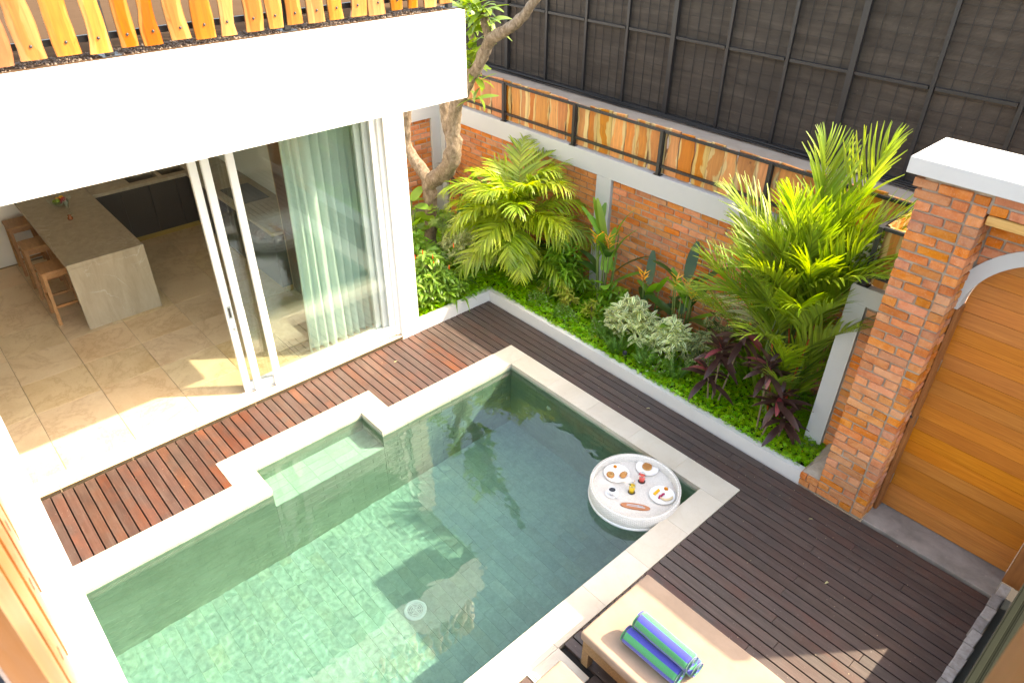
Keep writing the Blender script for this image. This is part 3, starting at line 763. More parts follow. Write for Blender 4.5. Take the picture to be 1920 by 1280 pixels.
# timber frame, door
box('door_frame',PX1+.003,5.262,YA+.012,YA+.15,.02,AZ,M['framewood'],gw,bev=.004)
box('door_frame',6.328,6.46,YA+.012,YA+.15,.02,AZ,M['framewood'],gw,bev=.004)
gt=empty('gate',(5.79,.36,0),'arched wooden gate of horizontal varnished boards with steel hinges, in the brick gateway','gate')
z=.03; bh=.1315; nb=0
while z<AZ+RI-.01:
    z1=min(z+bh,AZ+RI-.012)
    def half(zz): return .531 if zz<=AZ else math.sqrt(max((RI-.008)**2-(zz-AZ)**2,0))
    # board outline clipped by the arch
    nn=4; left=[];right=[]
    for q in range(nn+1):
        zz=z+.0012+(z1-z-.0024)*q/nn; h_=half(zz); left.append((-h_,zz)); right.append((h_,zz))
    yf=YA+.13-.36+U(-.0012,.0012); poly=right+left[::-1]
    V=[(x,yf,zz) for x,zz in poly]+[(x,yf+.03,zz) for x,zz in poly]; L=len(poly)
    F=[tuple(range(L))[::-1],tuple(range(L,2*L))]+[(a,(a+1)%L,(a+1)%L+L,a+L) for a in range(L)]
    bm=bmesh.new(); bm.from_mesh(mesh('t',V,F)); bmesh.ops.recalc_face_normals(bm,faces=bm.faces[:])
    part('board',bmesh_me('board',bm,M['doorwood']),gt,local=True); z+=bh; nb+=1
part('backing',box_me('backing',-.53,.53,0,.01,-1.1,1.05,M['framewood'])[0],gt,(5.79,YA+.17,1.13))
for zz in (.36,1.03,1.62): part('hinge',box_me('hinge',-.008,.008,-.012,.012,-.055,.055,M['grey_metal'],.003)[0],gt,(5.258,YA+.115,zz))
ph=empty('latch_hook',(5.24,.24,1.12),'small black iron latch on the wooden frame beside the pillar','latch')
part('plate',box_me('plate',-.012,.012,-.02,.02,-.04,.04,M['black_metal'],.003)[0],ph,local=True)
part('knob',tube('knob',[(0,-.02,0),(0,-.05,.01),(0,-.06,.03)],.008,M['black_metal']),ph,local=True)
# concrete threshold
st=part('doorstep',box_me('doorstep',PX1+.002,6.335,.004,.40,-.1,.018,M['concrete'],.004)[0],None,((PX1+.002+6.335)/2,.202,-.041)); tag(st,'worn grey concrete doorstep between the gate and the deck','doorstep')

# ------------------------------------------------------------------ fence on the garden wall
def slab_mesh(name,h,w0,mat,seed,th=.028,wav=.22,n=12,lean=0,topcut=0):
    """live-edge slab, base at origin, up +Z, width along X"""
    rr=random.Random(seed); V=[];UV=[]
    o1,o2=rr.uniform(0,99),rr.uniform(0,99); ta=rr.uniform(-1,1)*topcut
    for i in range(n+1):
        t=i/n; zz=h*t
        a=-w0/2+w0*wav*(mnoise.noise(Vector((o1,t*2.3,0)))*1.2+mnoise.noise(Vector((o1,t*6,3)))*.35)
        b= w0/2+w0*wav*(mnoise.noise(Vector((o2,t*2.3,7)))*1.2+mnoise.noise(Vector((o2,t*6,5)))*.35)
        z1=zz+(ta*(a) if i==n else 0); z2=zz+(ta*(b) if i==n else 0); lx=lean*t
        for q in range(5):
            u=q/4; xx=a+(b-a)*u+lx; yb=-th/2+ (th*.3*(abs(u-.5)*2)**4)
            V.append((xx,yb,z1+(z2-z1)*u)); UV.append((u,t))
        V.append((b+lx-.003,th/2,z2)); UV.append((1,t)); V.append((a+lx+.003,th/2,z1)); UV.append((0,t))
    k=7; F=[]
    for i in range(n):
        for q in range(k): F.append((i*k+q,i*k+(q+1)%k,(i+1)*k+(q+1)%k,(i+1)*k+q))
    F.append(tuple(range(k))[::-1]); F.append(tuple(range(n*k,(n+1)*k)))
    return mesh(name,V,F,mat,False,UV)
FZ0,FZ1=WT,2.475
def bolt(parent,loc,ax='y'):
    part('bolt',revolve('bolt',[(.0001,.006),(.006,.005),(.008,0)],M['black_metal'],8),parent,loc,rot=(math.pi/2,0,0) if ax=='y' else (0,math.pi/2,0))
gf=empty('garden_fence',(1,YB+.05,WT),'rough sawn timber slab fence in a black metal rail on top of the brick wall','fence')
box('top_rail',-2.9,4.47,YB+.005,YB+.035,FZ1-.028,FZ1,M['black_metal'],gf)
box('bottom_rail',-2.9,4.47,YB+.005,YB+.035,2.045,2.073,M['black_metal'],gf)
for k,x in enumerate((-2.45,-1.07,.265,1.63,3.00,4.44)):
    box('post',x-.021,x+.021,YB-.012,YB+.0045,WT,FZ1-.001,M['black_metal'],gf); box('foot_plate',x-.05,x+.05,YB-.018,YB+.05,WT,WT+.008,M['black_metal'],gf)
    box('post',x-.020,x+.020,YB+.0355,YB+.042,WT+.009,FZ1-.03,M['black_metal'],gf)
x=-2.85; k=0
while x<4.40:
    wv_=U(.13,.27); part('plank',slab_mesh('plank',U(.50,.535),wv_,M['teak2'],100+k,wav=.13,topcut=.08),gf,(x+wv_/2,YB+.060+U(0,.004),WT+.012)); x+=wv_-.004+ (U(.0,.02) if random.random()<.3 else 0); k+=1
for xx in np.arange(-2.7,4.4,.19):
    bolt(gf,(float(xx),YB+.004,FZ1-.014)); bolt(gf,(float(xx),YB+.004,2.059))
gf2=empty('return_fence',(4.6,YJ,WT),'short timber slab fence panel in black metal rail beside the gate pillar','fence')
box('top_rail',4.42,4.78,YJ+.005,YJ+.035,FZ1+.002,FZ1+.03,M['black_metal'],gf2); box('bottom_rail',4.46,4.78,YJ+.005,YJ+.035,2.045,2.073,M['black_metal'],gf2)
box('side_rail',4.42,4.45,YJ+.036,YB,FZ1+.002,FZ1+.03,M['bars'],gf2)
box('post',4.425,4.465,YJ-.012,YJ+.0045,WT,FZ1+.03,M['black_metal'],gf2); box('foot_plate',4.395,4.495,YJ-.02,YJ+.06,WT,WT+.008,M['black_metal'],gf2)
for k,(x,wd) in enumerate(((4.56,.15),(4.70,.13))): part('plank',slab_mesh('plank',.54,wd,M['teak2'],300+k,wav=.10),gf2,(x,YJ+.06,WT+.01))
for k in range(4): part('plank',slab_mesh('plank',.54,.15,M['teak2'],320+k,wav=.10),gf2,(4.475,YJ+.16+k*.155,WT+.01),rot=(0,0,math.pi/2))

# neighbour's ledge and shade screen
LZ=2.20; YS=2.40
lg=part('ledge',box_me('ledge',-6,9.5,YB+.22,YS+.35,-.1,LZ,M['ledge'])[0],None,(1.75,(YB+.22+YS+.35)/2,(LZ-.1)/2)); tag(lg,'broad flat brown rendered ledge between the slab fence and the dark screen','ledge')
sn=empty('shade_screen',(1,YS,LZ),'tall dark shade net screen stretched on a black steel grid above the ledge','screen')
# net, gently rippled
nx,nz=120,26; V=[];F=[]
SZ1=4.07
for jj in range(nz+1):
    for ii in range(nx+1):
        x=-6+15.5*ii/nx; zz=LZ+(SZ1-LZ)*jj/nz
        V.append((x-1,.055+.012*mnoise.noise(Vector((x*3,zz*9,0)))+.007*math.sin(zz*40+mnoise.noise(Vector((x*2,zz,4)))*3),zz-LZ))
for jj in range(nz):
    for ii in range(nx): a=jj*(nx+1)+ii; F.append((a,a+1,a+nx+2,a+nx+1))
part('net',mesh('net',V,F,M['net'],True),sn,local=True)
PXS=[-2.57,1.28,4.98]; PX=[-5.2]+PXS+[8.4]
mull=[-5.2,-4.3,-3.42,-2.557,-1.69,-.90,-.15,.615,1.41,2.20,2.955,3.79,4.60,5.4,6.2,7.0,7.7,8.4]
mull=[6.386+(v-6.386)*.975 for v in mull]
for k,x in enumerate(mull):
    big = k in (0,3,7,10,13,16)
    hw=.032 if big else .019
    box('upright',x-hw,x+hw,YS-(.03 if big else .012),YS+.028,LZ,SZ1,M['bars'],sn)
    if big: box('foot_plate',x-.07,x+.07,YS-.06,YS+.06,LZ,LZ+.01,M['bars'],sn)
for zz in (LZ+.03,3.172,SZ1-.03):
    xs=mull
    for a,b in zip(mull,mull[1:]): box('rail',a+.033,b-.033,YS-.010,YS+.024,zz-.016,zz+.016,M['bars'],sn)
L=[]
for a,b in zip(mull,mull[1:]):
    for q in range(1,5): 
        x=a+(b-a)*q/5; L.append((x-.0035,x+.0035,YS+.029,YS+.036,LZ,SZ1))
zz=LZ+.12
while zz<SZ1:
    L.append((-4.9,8.3,YS+.0400,YS+.0425,zz-.0014,zz+.0014)); zz+=.16
join_boxes('wire_grid',L,M['wire'],sn,kind='stuff')
cb=empty('cables',(1,YS-.1,LZ),'bundle of black cables running along the ledge at the foot of the screen','cables')
for k in range(7):
    P=[(x, YS-.045-.014*k+.012*math.sin(x*1.3+k)+.02*mnoise.noise(Vector((x,k,0))), LZ+.02+.012*(k%3)+.02*abs(mnoise.noise(Vector((x*.7,k*3,0))))) for x in np.linspace(-4.5,8.5,60)]
    P=[(p[0]-1,p[1]-(YS-.1),p[2]-LZ) for p in P]; part('cable',tube('cable',P,.009,M['wire'],5),cb,local=True)

# ------------------------------------------------------------------ house
hs=empty('house',(-1,-3,0),'white rendered villa with a deep overhanging balcony slab and open kitchen','house')
OX,OZ0,OZ1=1.10,3.15,3.895; FZ=.05
# balcony slab / overhang with end
join_boxes('balcony_slab',[(-.20,OX,-9.0,-1.17,OZ0,OZ1)],M['white'],hs)
box('parapet_back',-6.0,-.201,-9.0,-1.17,OZ0,OZ1-.1,M['white'],hs)
box('pillar',-.22,0,-1.42,-1.165,-.05,OZ0-.001,M['white'],hs)
box('end_wall',-5.6,-.221,-1.40,-1.165,-.05,OZ0-.001,M['white'],hs)
wallin=plain('inner_wall_paint',(.80,.76,.69),.8,nz=.06)
box('rear_wall',-5.55,-5.31,-9.0,-1.401,-.05,OZ0-.001,wallin,hs)
box('side_wall',-5.30,-.2,-9.0,-8.8,-.05,OZ0-.001,wallin,hs)
box('front_wall',-.22,0,-9.0,-6.5,-.05,OZ0-.001,M['white'],hs)
box('floor_slab',-5.30,.0,-8.79,-1.43,-.3,FZ-.012,M['grout'],hs)
# threshold strips
for k in range(8):
    y1=-1.43-k*.65; box('threshold_tile',-.095,0,y1-.648,y1,-.02,FZ-.002,M['floor_tile'],hs,bev=.003)
# floor tiles
for i_ in range(8):
    xa=-.1 if i_==0 else -.68-(i_-1)*.65; xb=-.68-i_*.65
    for j_ in range(9):
        y0=-1.305-j_*.652-.652; y1=y0+.652
        if y1<-6.6: continue
        y1=min(y1,-1.44)
        xb2=max(xb,-5.30)
        if xa-xb2<.05: continue
        box('floor_tile',xb2+.002,xa-.002,y0+.002,y1-.002,FZ-.011,FZ+U(-.0006,.0006),M['floor_tile'],hs,bev=.002)
# sliding doors: track, panels
def sliding(y0,y1,x,handle=False,z0=.075,z1=2.95,st=.075,bot=.10):
    d=part('sliding_door',box_me('sliding_door',x-.02,x+.02,y0,y0+st,z0,z1,M['white_metal'],.003)[0],hs,(x,y0+st/2,(z0+z1)/2))
    box('stile',x-.02,x+.02,y1-st,y1,z0,z1,M['white_metal'],d,bev=.003)
    box('bottom_rail',x-.0195,x+.0195,y0+st+.001,y1-st-.001,z0,z0+bot,M['white_metal'],d,bev=.003)
    box('top_rail',x-.0195,x+.0195,y0+st+.001,y1-st-.001,z1-.08,z1,M['white_metal'],d,bev=.003)
    box('glass_pane',x-.003,x+.003,y0+st-.005,y1-st+.005,z0+bot-.005,z1-.075,M['glass'],d)
    return d
for k,(xx) in enumerate((-.19,-.135,-.08)): box('track',xx-.008,xx+.008,-6.4,-1.43,FZ+.002,FZ+.018,M['white_metal'],hs)
box('sill_frame',-.215,-.055,-3.05,-1.43,FZ+.019,FZ+.03,M['white_metal'],hs)
d1=sliding(-3.395,-1.60,-.205); d2=sliding(-3.295,-1.53,-.150); d3=sliding(-3.085,-1.475,-.085,bot=.12)
box('jamb',-.21,-.04,-1.474,-1.421,.06,3.05,M['white_metal'],hs,bev=.002)
box('handle',-.184,-.181,-3.375,-3.335,1.02,1.17,M['grey_metal'],d1,bev=.001); box('recess_shade',-.1808,-.1795,-3.365,-3.345,1.04,1.15,M['dark'],d1)  # recess is a thin dark plate painting its shade
part('key_lock',revolve('key_lock',[(.0001,.008),(.014,.008),(.016,0)],M['grey_metal'],14),d1,(-.184,-3.355,.90),rot=(0,math.pi/2,0)); part('key',box_me('key',0,.002,-.006,.006,-.035,0,M['grey_metal'])[0],d1,(-.172,-3.352,.885),rot=(.5,0,0))
# curtain
V=[];F=[];UV=[]; nx,nz=150,30
for jj in range(nz+1):
    t=jj/nz
    for ii in range(nx+1):
        u=ii/nx; yy=-2.47+1.03*u; am=.035+.02*(1-t)
        ph_=u*62+1.6*math.sin(u*9)+.5*math.sin(u*23+3*t); sp=1-.12*math.sin(math.pi*min(1,t*1.2))*.6
        V.append((-.42+am*math.sin(ph_)+.03*math.sin(u*7+t*2)+(1-t)*.04*mnoise.noise(Vector((u*9,t*3,1))), -1.47+(yy+1.47)*(.95+.06*(1-t))+.012*math.cos(ph_*1.1+t), .07+2.98*t))
        UV.append((u,t))
for jj in range(nz):
    for ii in range(nx): a=jj*(nx+1)+ii; F.append((a,a+1,a+nx+2,a+nx+1))
cu=part('curtain',mesh('curtain',V,F,M['curtain'],True,UV)); tag(cu,'pale sage green full length curtain hanging behind the glass doors','curtain')

# kitchen: counter with sinks, island, appliances
kc=empty('kitchen_counter',(-5,-2.6,0),'charcoal kitchen counter with stone top and double steel sink along the rear wall','counter')
KXF=-4.8
# top with two sink cut-outs: built from strips
sx0,sx1=-5.20,-4.90; s1=(-2.84,-2.42); s2=(-2.36,-2.0)
tops=[(-5.30,sx0,-3.389,-1.405),(sx1,KXF+.03,-3.389,-1.405),(sx0,sx1,-3.389,s1[0]),(sx0,sx1,s1[1],s2[0]),(sx0,sx1,s2[1],-1.405)]
join_boxes('countertop',[(a,b,c,d,.90,.95) for a,b,c,d in tops],M['island'],kc)
for (a,b) in (s1,s2):
    join_boxes('sink',[(sx0-.01,sx1+.01,a-.01,b+.01,.70,.712),(sx0-.012,sx0,a-.01,b+.01,.712,.898),(sx1,sx1+.012,a-.01,b+.01,.712,.898),(sx0,sx1,a-.012,a,.712,.898),(sx0,sx1,b,b+.012,.712,.898)],M['sink'],kc)
for k in range(5):
    y1=-1.42-k*.40 if k else -1.42; y0=-1.42-(k+1)*.40
    box('cabinet_door',KXF-.02,KXF,y0+.002,y1-.002,.14,.895,M['cab'],kc,bev=.002)
box('carcass',-5.29,KXF-.021,-3.38,-1.42,.14,.69,M['cab'],kc); box('kickboard',-5.25,KXF-.035,-3.38,-1.42,.051,.139,M['brass'],kc)
isl=empty('kitchen_island',(-3.7,-3.83,0),'taupe stone waterfall island with square edges standing before the counter','kitchen island')
box('top',-5.298,-2.70,-4.285,-3.395,.895,.95,M['island'],isl,bev=.002); box('waterfall_end',-2.765,-2.701,-4.284,-3.396,.051,.894,M['island'],isl,bev=.002)
box('cabinet_body',-5.29,-2.77,-4.02,-3.42,.051,.893,M['cab'],isl)
rc=empty('cooktop_counter',(-3.3,-1.75,0),'dark counter with black cooktop and oven along the end wall behind the glass','counter')
box('countertop',-4.76,-1.92,-2.05,-1.41,.90,.95,M['island'],rc); 
for k in range(5): box('cabinet_door',-4.74+k*.565+.002,-4.74+(k+1)*.565-.002,-2.04,-2.02,.14,.895,M['cab'] if k!=2 else M['blackglass'],rc,bev=.002)
box('kickboard',-4.7,-1.93,-1.99,-1.45,.051,.139,M['brass'],rc); box('carcass',-4.7,-1.93,-2.018,-1.45,.14,.893,M['cab'],rc)
box('cooktop',-3.75,-3.05,-1.95,-1.52,.951,.958,M['blackglass'],rc,bev=.001)
tc_=empty('tall_cabinet',(-1.6,-1.65,0),'tall brown kitchen cabinet half hidden behind the sage curtain','cabinet')
for zz0,zz1 in ((.12,.95),(.955,1.75),(1.755,2.45)): box('door',-1.88,-1.0,-1.90,-1.88,zz0,zz1,M['browncab'],tc_,bev=.003)
box('side_panel',-1.905,-1.881,-1.90,-1.42,.052,2.47,plain('panel_edge',(.5,.38,.26),.5),tc_); box('carcass',-1.878,-1.0,-1.878,-1.42,.052,2.46,M['browncab'],tc_)
# stools
def stool():
    r=empty('bar_stool',(0,0,0),'x','bar stool','wooden bar stools along the island')
    part('seat',box_me('seat',-.175,.175,-.165,.165,.68,.712,M['stool'],.006)[0],r,(0,0,.696),local=True)
    for sx_ in (-1,1):
        for sy_ in (-1,1):
            a=Vector((sx_*.15,sy_*.135,.68)); b=Vector((sx_*.195,sy_*.165,0)); d=.019
            V=[];
            for p in (b,a): V+=[(p.x-d,p.y-d,p.z),(p.x+d,p.y-d,p.z),(p.x+d,p.y+d,p.z),(p.x-d,p.y+d,p.z)]
            part('leg',mesh('leg',V,BOXF,M['stool']),r,local=True)
    for sy_ in (-1,1):
        part('stretcher',box_me('stretcher',-.155,.155,-.012,.012,-.016,.016,M['stool'])[0],r,(0,sy_*.151,.29),local=True)
        part('apron',box_me('apron',-.135,.135,-.010,.010,-.028,.028,M['stool'])[0],r,(0,sy_*.137,.65),local=True)
    for sx_ in (-1,1):
        part('stretcher',box_me('stretcher',-.012,.012,-.135,.135,-.016,.016,M['stool'])[0],r,(sx_*.178,0,.24),local=True)
        part('apron',box_me('apron',-.010,.010,-.115,.115,-.028,.028,M['stool'])[0],r,(sx_*.153,0,.65),local=True)
    return r
s0=stool(); st_=[s0,copy_tree(s0),copy_tree(s0)]
for o,x,l in zip(st_,(-3.27,-4.12,-4.97),('teak bar stool at the near end of the island, all four legs in view','middle teak bar stool between its two neighbours at the island','teak bar stool farthest along the island, against the rear wall')):
    o.location=(x,-4.36,FZ); o['label']=l
# glass and bowl of fruit on the island
fl=empty('wine_glass',(-4.20,-3.83,.951),'clear stemmed glass standing on the stone island','glass')
part('cup',revolve('cup',[(.004,.11),(.020,.12),(.032,.16),(.034,.21),(.028,.255),(.027,.255),(.033,.21),(.031,.162),(.019,.123),(.0001,.113)],M['clear'],20),fl,local=True)
part('stem',revolve('stem',[(.0001,.004),(.036,.003),(.036,0),(.0045,.006),(.0035,.06),(.004,.11),(.0001,.112)],M['clear'],20),fl,local=True)
for k,(dx,dy,h) in enumerate(((.12,-.03,.07),(-.10,.03,.22))):
    t_=empty('tumbler' if k==0 else 'wine_glass',(-4.20+dx,-3.83+dy,.951),('small amber glass ornament in front of the wine glass' if k==0 else 'second stemmed glass beside the fruit bowl'),'ornament' if k==0 else 'glass')
    if k==0: part('body',revolve('body',[(.0001,.0),(.03,.002),(.036,.025),(.02,.045),(.026,.065),(.0001,.075)],plain('amber',(.22,.06,.015),.15),16),t_,local=True)
    else: part('cup',revolve('cup',[(.0001,.004),(.034,.003),(.004,.006),(.0035,.09),(.026,.12),(.031,.17),(.026,.22),(.0245,.22),(.029,.17),(.024,.122),(.0001,.1)],M['clear'],20),t_,local=True)
bl=empty('fruit_bowl',(-4.70,-3.82,.951),'dark wire bowl of coloured fruit at the rear of the island','fruit bowl')
part('bowl',revolve('bowl',[(.0001,.004),(.07,.004),(.13,.055),(.15,.09),(.146,.09),(.125,.058),(.068,.010),(.0001,.010)],M['clear'],28),bl,local=True)
for k in range(7):
    a=k*2.4; r_=.06 if k else 0
    part('fruit',revolve('fruit',[(.0001,-.036),(.022,-.03),(.036,0),(.024,.03),(.0001,.036)],(plain('red_fruit',(.5,.03,.05),.35),M['mango'],plain('green_fruit',(.2,.3,.04),.4))[k%3],14),bl,(r_*math.cos(a),r_*math.sin(a),.055+.02*(k%2)),local=True)

# ------------------------------------------------------------------ balcony railings
def railing(name,label,axis,c0,c1,face,z,posts,mat,seed,wr,gapr,inner,height=1.0,skip=None):
    r=empty(name,((c0+c1)/2 if axis=='x' else face,(c0+c1)/2 if axis=='y' else face,z),label,'railing')
    def bx_(nm,a,b,d0,d1,z0,z1,bev=0):
        if axis=='y': box(nm,min(face+inner*d0,face+inner*d1),max(face+inner*d0,face+inner*d1),a,b,z0,z1,M['black_metal'],r,bev=bev)
        else: box(nm,a,b,min(face+inner*d0,face+inner*d1),max(face+inner*d0,face+inner*d1),z0,z1,M['black_metal'],r,bev=bev)
    for p in posts: bx_('post',p-.025,p+.025,.022,.072,z+.012,z+height,.002); bx_('foot_plate',p-.06,p+.06,-.01,.11,z,z+.012)
    for zz in (.12,height-.12): bx_('rail',c0,c1,.074,.10,z+zz-.02,z+zz+.02)
    x=c0; k=0; rr=random.Random(seed)
    while x<c1:
        wd=rr.uniform(*wr); gp=rr.uniform(*gapr)
        me=slab_mesh('plank',height+.0+rr.uniform(-.02,.03),wd,mat,seed*50+k,th=.032,wav=rr.choice((.16,.22,.34)),n=14)
        zb=z+.045+rr.uniform(-.01,.012)
        if axis=='y':
            o=part('plank',me,r,(face-inner*.0,x+wd/2,zb),rot=(0,0,math.pi/2))
            bl_=(face+.018,x+wd/2,z+.13)
            part('bolt',revolve('bolt',[(.0001,.008),(.007,.006),(.010,0)],M['black_metal'],8),r,bl_,rot=(0,math.pi/2,0))
        else:
            o=part('plank',me,r,(x+wd/2,face,zb)); 
        x+=wd+gp; k+=1
    return r
railing('balcony_railing','golden live edge slab railing with black posts along the opposite balcony','y',-5.40,-1.20,OX-.10,OZ1,[-4.40+.35,-2.78,-1.235],M['teak'],3,(.105,.155),(.03,.055),-1,height=1.0)
# pebbles strip behind rail
V=[];pm=[]
for k in range(1500):
    pm.append(Matrix.Translation((OX-.10-U(0,.22),U(-5.3,-1.25),OZ1+.006))@Euler((U(0,6),U(0,6),U(0,6))).to_matrix().to_4x4()@Matrix.Diagonal((U(.008,.016),U(.008,.014),.007,1)))
ico=(np.array([(0,0,1),(0,0,-1),(1,0,0),(-1,0,0),(0,1,0),(0,-1,0)],float),[(0,2,4),(0,4,3),(0,3,5),(0,5,2),(1,4,2),(1,3,4),(1,5,3),(1,2,5)],np.zeros((6,2)))
part('pebbles',mesh_scatter('pebbles',[ico],pm,plain('brown_pebble',(.20,.15,.115),.9,nz=.3,scale=40)),kind='stuff',label='small grey pebbles lying along the foot of the balcony railing')
# balcony floor behind railing + wall
bf=part('balcony_floor',box_me('balcony_floor',-6,OX-.085,-9,-1.172,OZ1,OZ1+.006,plain('balcony_floor_paint',(.085,.055,.036),.9,0.0,nz=.2))[0],None,((-6+OX-.085)/2,-5.086,OZ1+.003),kind='structure')
# side wing: slab edge at y=-5.443 with its own railing, close to the camera
wg=empty('side_balcony',(3.3,-6,OZ0),'white balcony slab of the side wing close below the camera','balcony')
box('slab',OX+.001,6.2,-7.2,-5.443,OZ0,OZ1+.005,M['white'],wg)
nr=empty('side_railing',(4,-5.5,OZ1),'blurred golden slab railing on the side wing nearest the camera','railing')
x=1.3;k=0
while x<5.75:
    wd=U(.10,.15); part('plank',slab_mesh('plank',.98,wd,M['teak3'],700+k,th=.035,wav=.18,n=14),nr,(x+wd/2,-5.497,OZ1+.05)); 
    part('bolt',revolve('bolt',[(.0001,.008),(.008,.006),(.011,0)],M['black_metal'],8),nr,(x+wd/2,-5.479,OZ1+.17),rot=(math.pi/2,0,0)); x+=wd+.03; k+=1
box('rail',1.2,5.75,-5.560,-5.532,OZ1+.10,OZ1+.14,M['black_metal'],nr); box('rail',1.2,5.75,-5.560,-5.532,OZ1+.84,OZ1+.88,M['black_metal'],nr)
wp=part('wooden_post',slab_mesh('wooden_post',1.05,.10,M['teak3'],905,th=.09,wav=.10,n=14),None,(6.470,-4.955,3.86),rot=(0,0,.5)); tag(wp,'blurred orange timber post at the lower right, nearest the camera','post')

# ------------------------------------------------------------------ sunbeds
def sunbed(loc,w,l,label,y0):
    r=empty('sunbed',loc,label,'sunbed','wicker sunbeds by the pool')
    def uvbox(name,x0,x1,y0,y1,z0,z1):
        V=[];F=[];UV=[]
        for (ax,s_) in ((1,y0),(1,y1),(0,x0),(0,x1),(2,z0),(2,z1)):
            n=len(V)
            if ax==1: q=[(x0,s_,z0),(x1,s_,z0),(x1,s_,z1),(x0,s_,z1)]; u=[(v[0],v[2]) for v in q]
            elif ax==0: q=[(s_,y0,z0),(s_,y1,z0),(s_,y1,z1),(s_,y0,z1)]; u=[(v[1],v[2]) for v in q]
            else: q=[(x0,y0,s_),(x1,y0,s_),(x1,y1,s_),(x0,y1,s_)]; u=[(v[0],v[1]) for v in q]
            if s_ in (x1,y0,z1) : pass
            else: q=q[::-1]; u=u[::-1]
            V+=q; UV+=[(a*95,b*95) for a,b in u]; F.append((n,n+1,n+2,n+3))
        bm=bmesh.new(); 
        return mesh(name,V,F,M['wicker'],False,UV)
    t=.06
    part('front_panel',uvbox('front_panel',0,l,0,t,.17,.30),r,local=True); part('back_panel',uvbox('back_panel',0,l,w-t,w,.17,.30),r,local=True)
    part('end_panel',uvbox('end_panel',0,t,t,w-t,.17,.30),r,local=True)
    for x in (0,l-t):
        for y in (0,w-t): part('leg',uvbox('leg',x-.001,x+t,y-.001,y+t,0,.171),r,local=True)
    # cushion: rounded slab, slightly lumpy
    me,c=box_me('cushion',-.02,l+.02,-.02,w+.02,.30,.395,M['cushion'],.022,3)
    bm=bmesh.new(); bm.from_mesh(me); bmesh.ops.subdivide_edges(bm,edges=[e for e in bm.edges if e.calc_length()>.2],cuts=20,use_grid_fill=True)
    for v in bm.verts: v.co.z+= .006*mnoise.noise(v.co*4)+.003*mnoise.noise(v.co*13)+ (-.004 if abs(abs(v.co.y)-w/2+.045)<.012 and v.co.z>0 else 0)
    part('cushion',bmesh_me('cushion',bm,M['cushion'],True),r,c,local=True)
    return r
sunbed((4.475,-2.93,0),.72,1.95,'wicker sunbed with a sand coloured cushion carrying the rolled towels',0)
sb2=sunbed((4.475,-4.10,0),.70,1.95,'second wicker sunbed, only its cushion corner showing by the access lid',0)
sb2.location=(4.53,-3.93,0)
# towels rolled, axis along X
def towel(label,loc,seed,phase,r=.070,L=.46,rz=0):
    V=[];F=[];UV=[]; nl=30; na=30
    for i in range(nl+1):
        x=L*(i/nl-.5); e=min(1,min(i,nl-i)/1.6+.45) if i in (0,1,nl-1,nl) else 1
        for k in range(na):
            a=2*math.pi*k/na; rr_=r*(1+.035*mnoise.noise(Vector((x*7,math.cos(a)*1.2+seed,math.sin(a)*1.2))))*(e if i in(0,nl) else 1)
            V.append((x,rr_*math.cos(a),rr_*math.sin(a)*.93)); UV.append(((k/na if k<=na else 0)+phase,i/nl))
    for i in range(nl):
        for k in range(na): F.append((i*na+k,i*na+(k+1)%na,(i+1)*na+(k+1)%na,(i+1)*na+k))
    t=empty('rolled_towel',loc,label,'towel','rolled striped towels on the sunbed',rz=rz)
    me=bpy.data.meshes.new('roll'); me.from_pydata(V,[],F)
    l=me.uv_layers.new(name='UVMap')
    for p in me.polygons:
        p.use_smooth=True; k0=p.index%na
        for li in p.loop_indices:
            vi=me.loops[li].vertex_index; k=vi%na
            if k==0 and k0==na-1: k=na
            l.data[li].uv=(k/na+phase,0)
    me.materials.append(M['towel']); part('roll',me,t,local=True)
    for s_ in (-1,1):   # spiral end
        n=70; V=[];F=[];UV=[]
        for q in range(n+1):
            th=q/n*2*math.pi*3.6; rad=.006+(r*.86)*(q/n)
            for dd,xx in ((-.0045,L/2-.004),(.0045,L/2+.004)): V.append((s_*xx,(rad+dd)*math.cos(th),(rad+dd)*math.sin(th)*.93)); UV.append((q/n*1.5,0))
        for q in range(n): F.append((2*q,2*q+1,2*q+3,2*q+2))
        part('spiral_end',mesh('spiral_end',V,F,M['towel'],True,UV),t,local=True)
        part('end_core',revolve('end_core',[(.0001,0),(r*.9,0)],M['towel'],20),t,(s_*(L/2-.006),0,0),rot=(0,math.pi/2,0),local=True)
    return t
TZ=.398
towel('blue and green striped towel roll at the near bottom of the stack',(4.94,-2.745,TZ+.064),1,.05,rz=.02)
towel('striped towel roll at the far bottom, mostly hidden behind the top roll',(4.985,-2.605,TZ+.064),2,.12,rz=-.03)
towel('striped towel roll resting on top of the two others',(4.965,-2.665,TZ+.172),3,.0,rz=-.01)

# ------------------------------------------------------------------ floating tray
TX,TY=3.600,-1.258; TR=.428
tr_=empty('floating_tray',(TX,TY,WZ-.02),'round white wicker breakfast tray floating in the far corner of the pool','tray')
part('side_wall',revolve('side_wall',[(TR-.02,.0),(TR,.0),(TR+.006,.05),(TR+.004,.165),(TR-.012,.175),(TR-.028,.165),(TR-.03,.085)],M['whitewicker'],72),tr_,local=True)
part('float_ring',revolve('float_ring',[(TR-.10,.0),(TR-.005,.0),(TR+.012,.012),(TR+.012,.034),(TR+.0045,.044)],M['ceramic'],64),tr_,local=True)
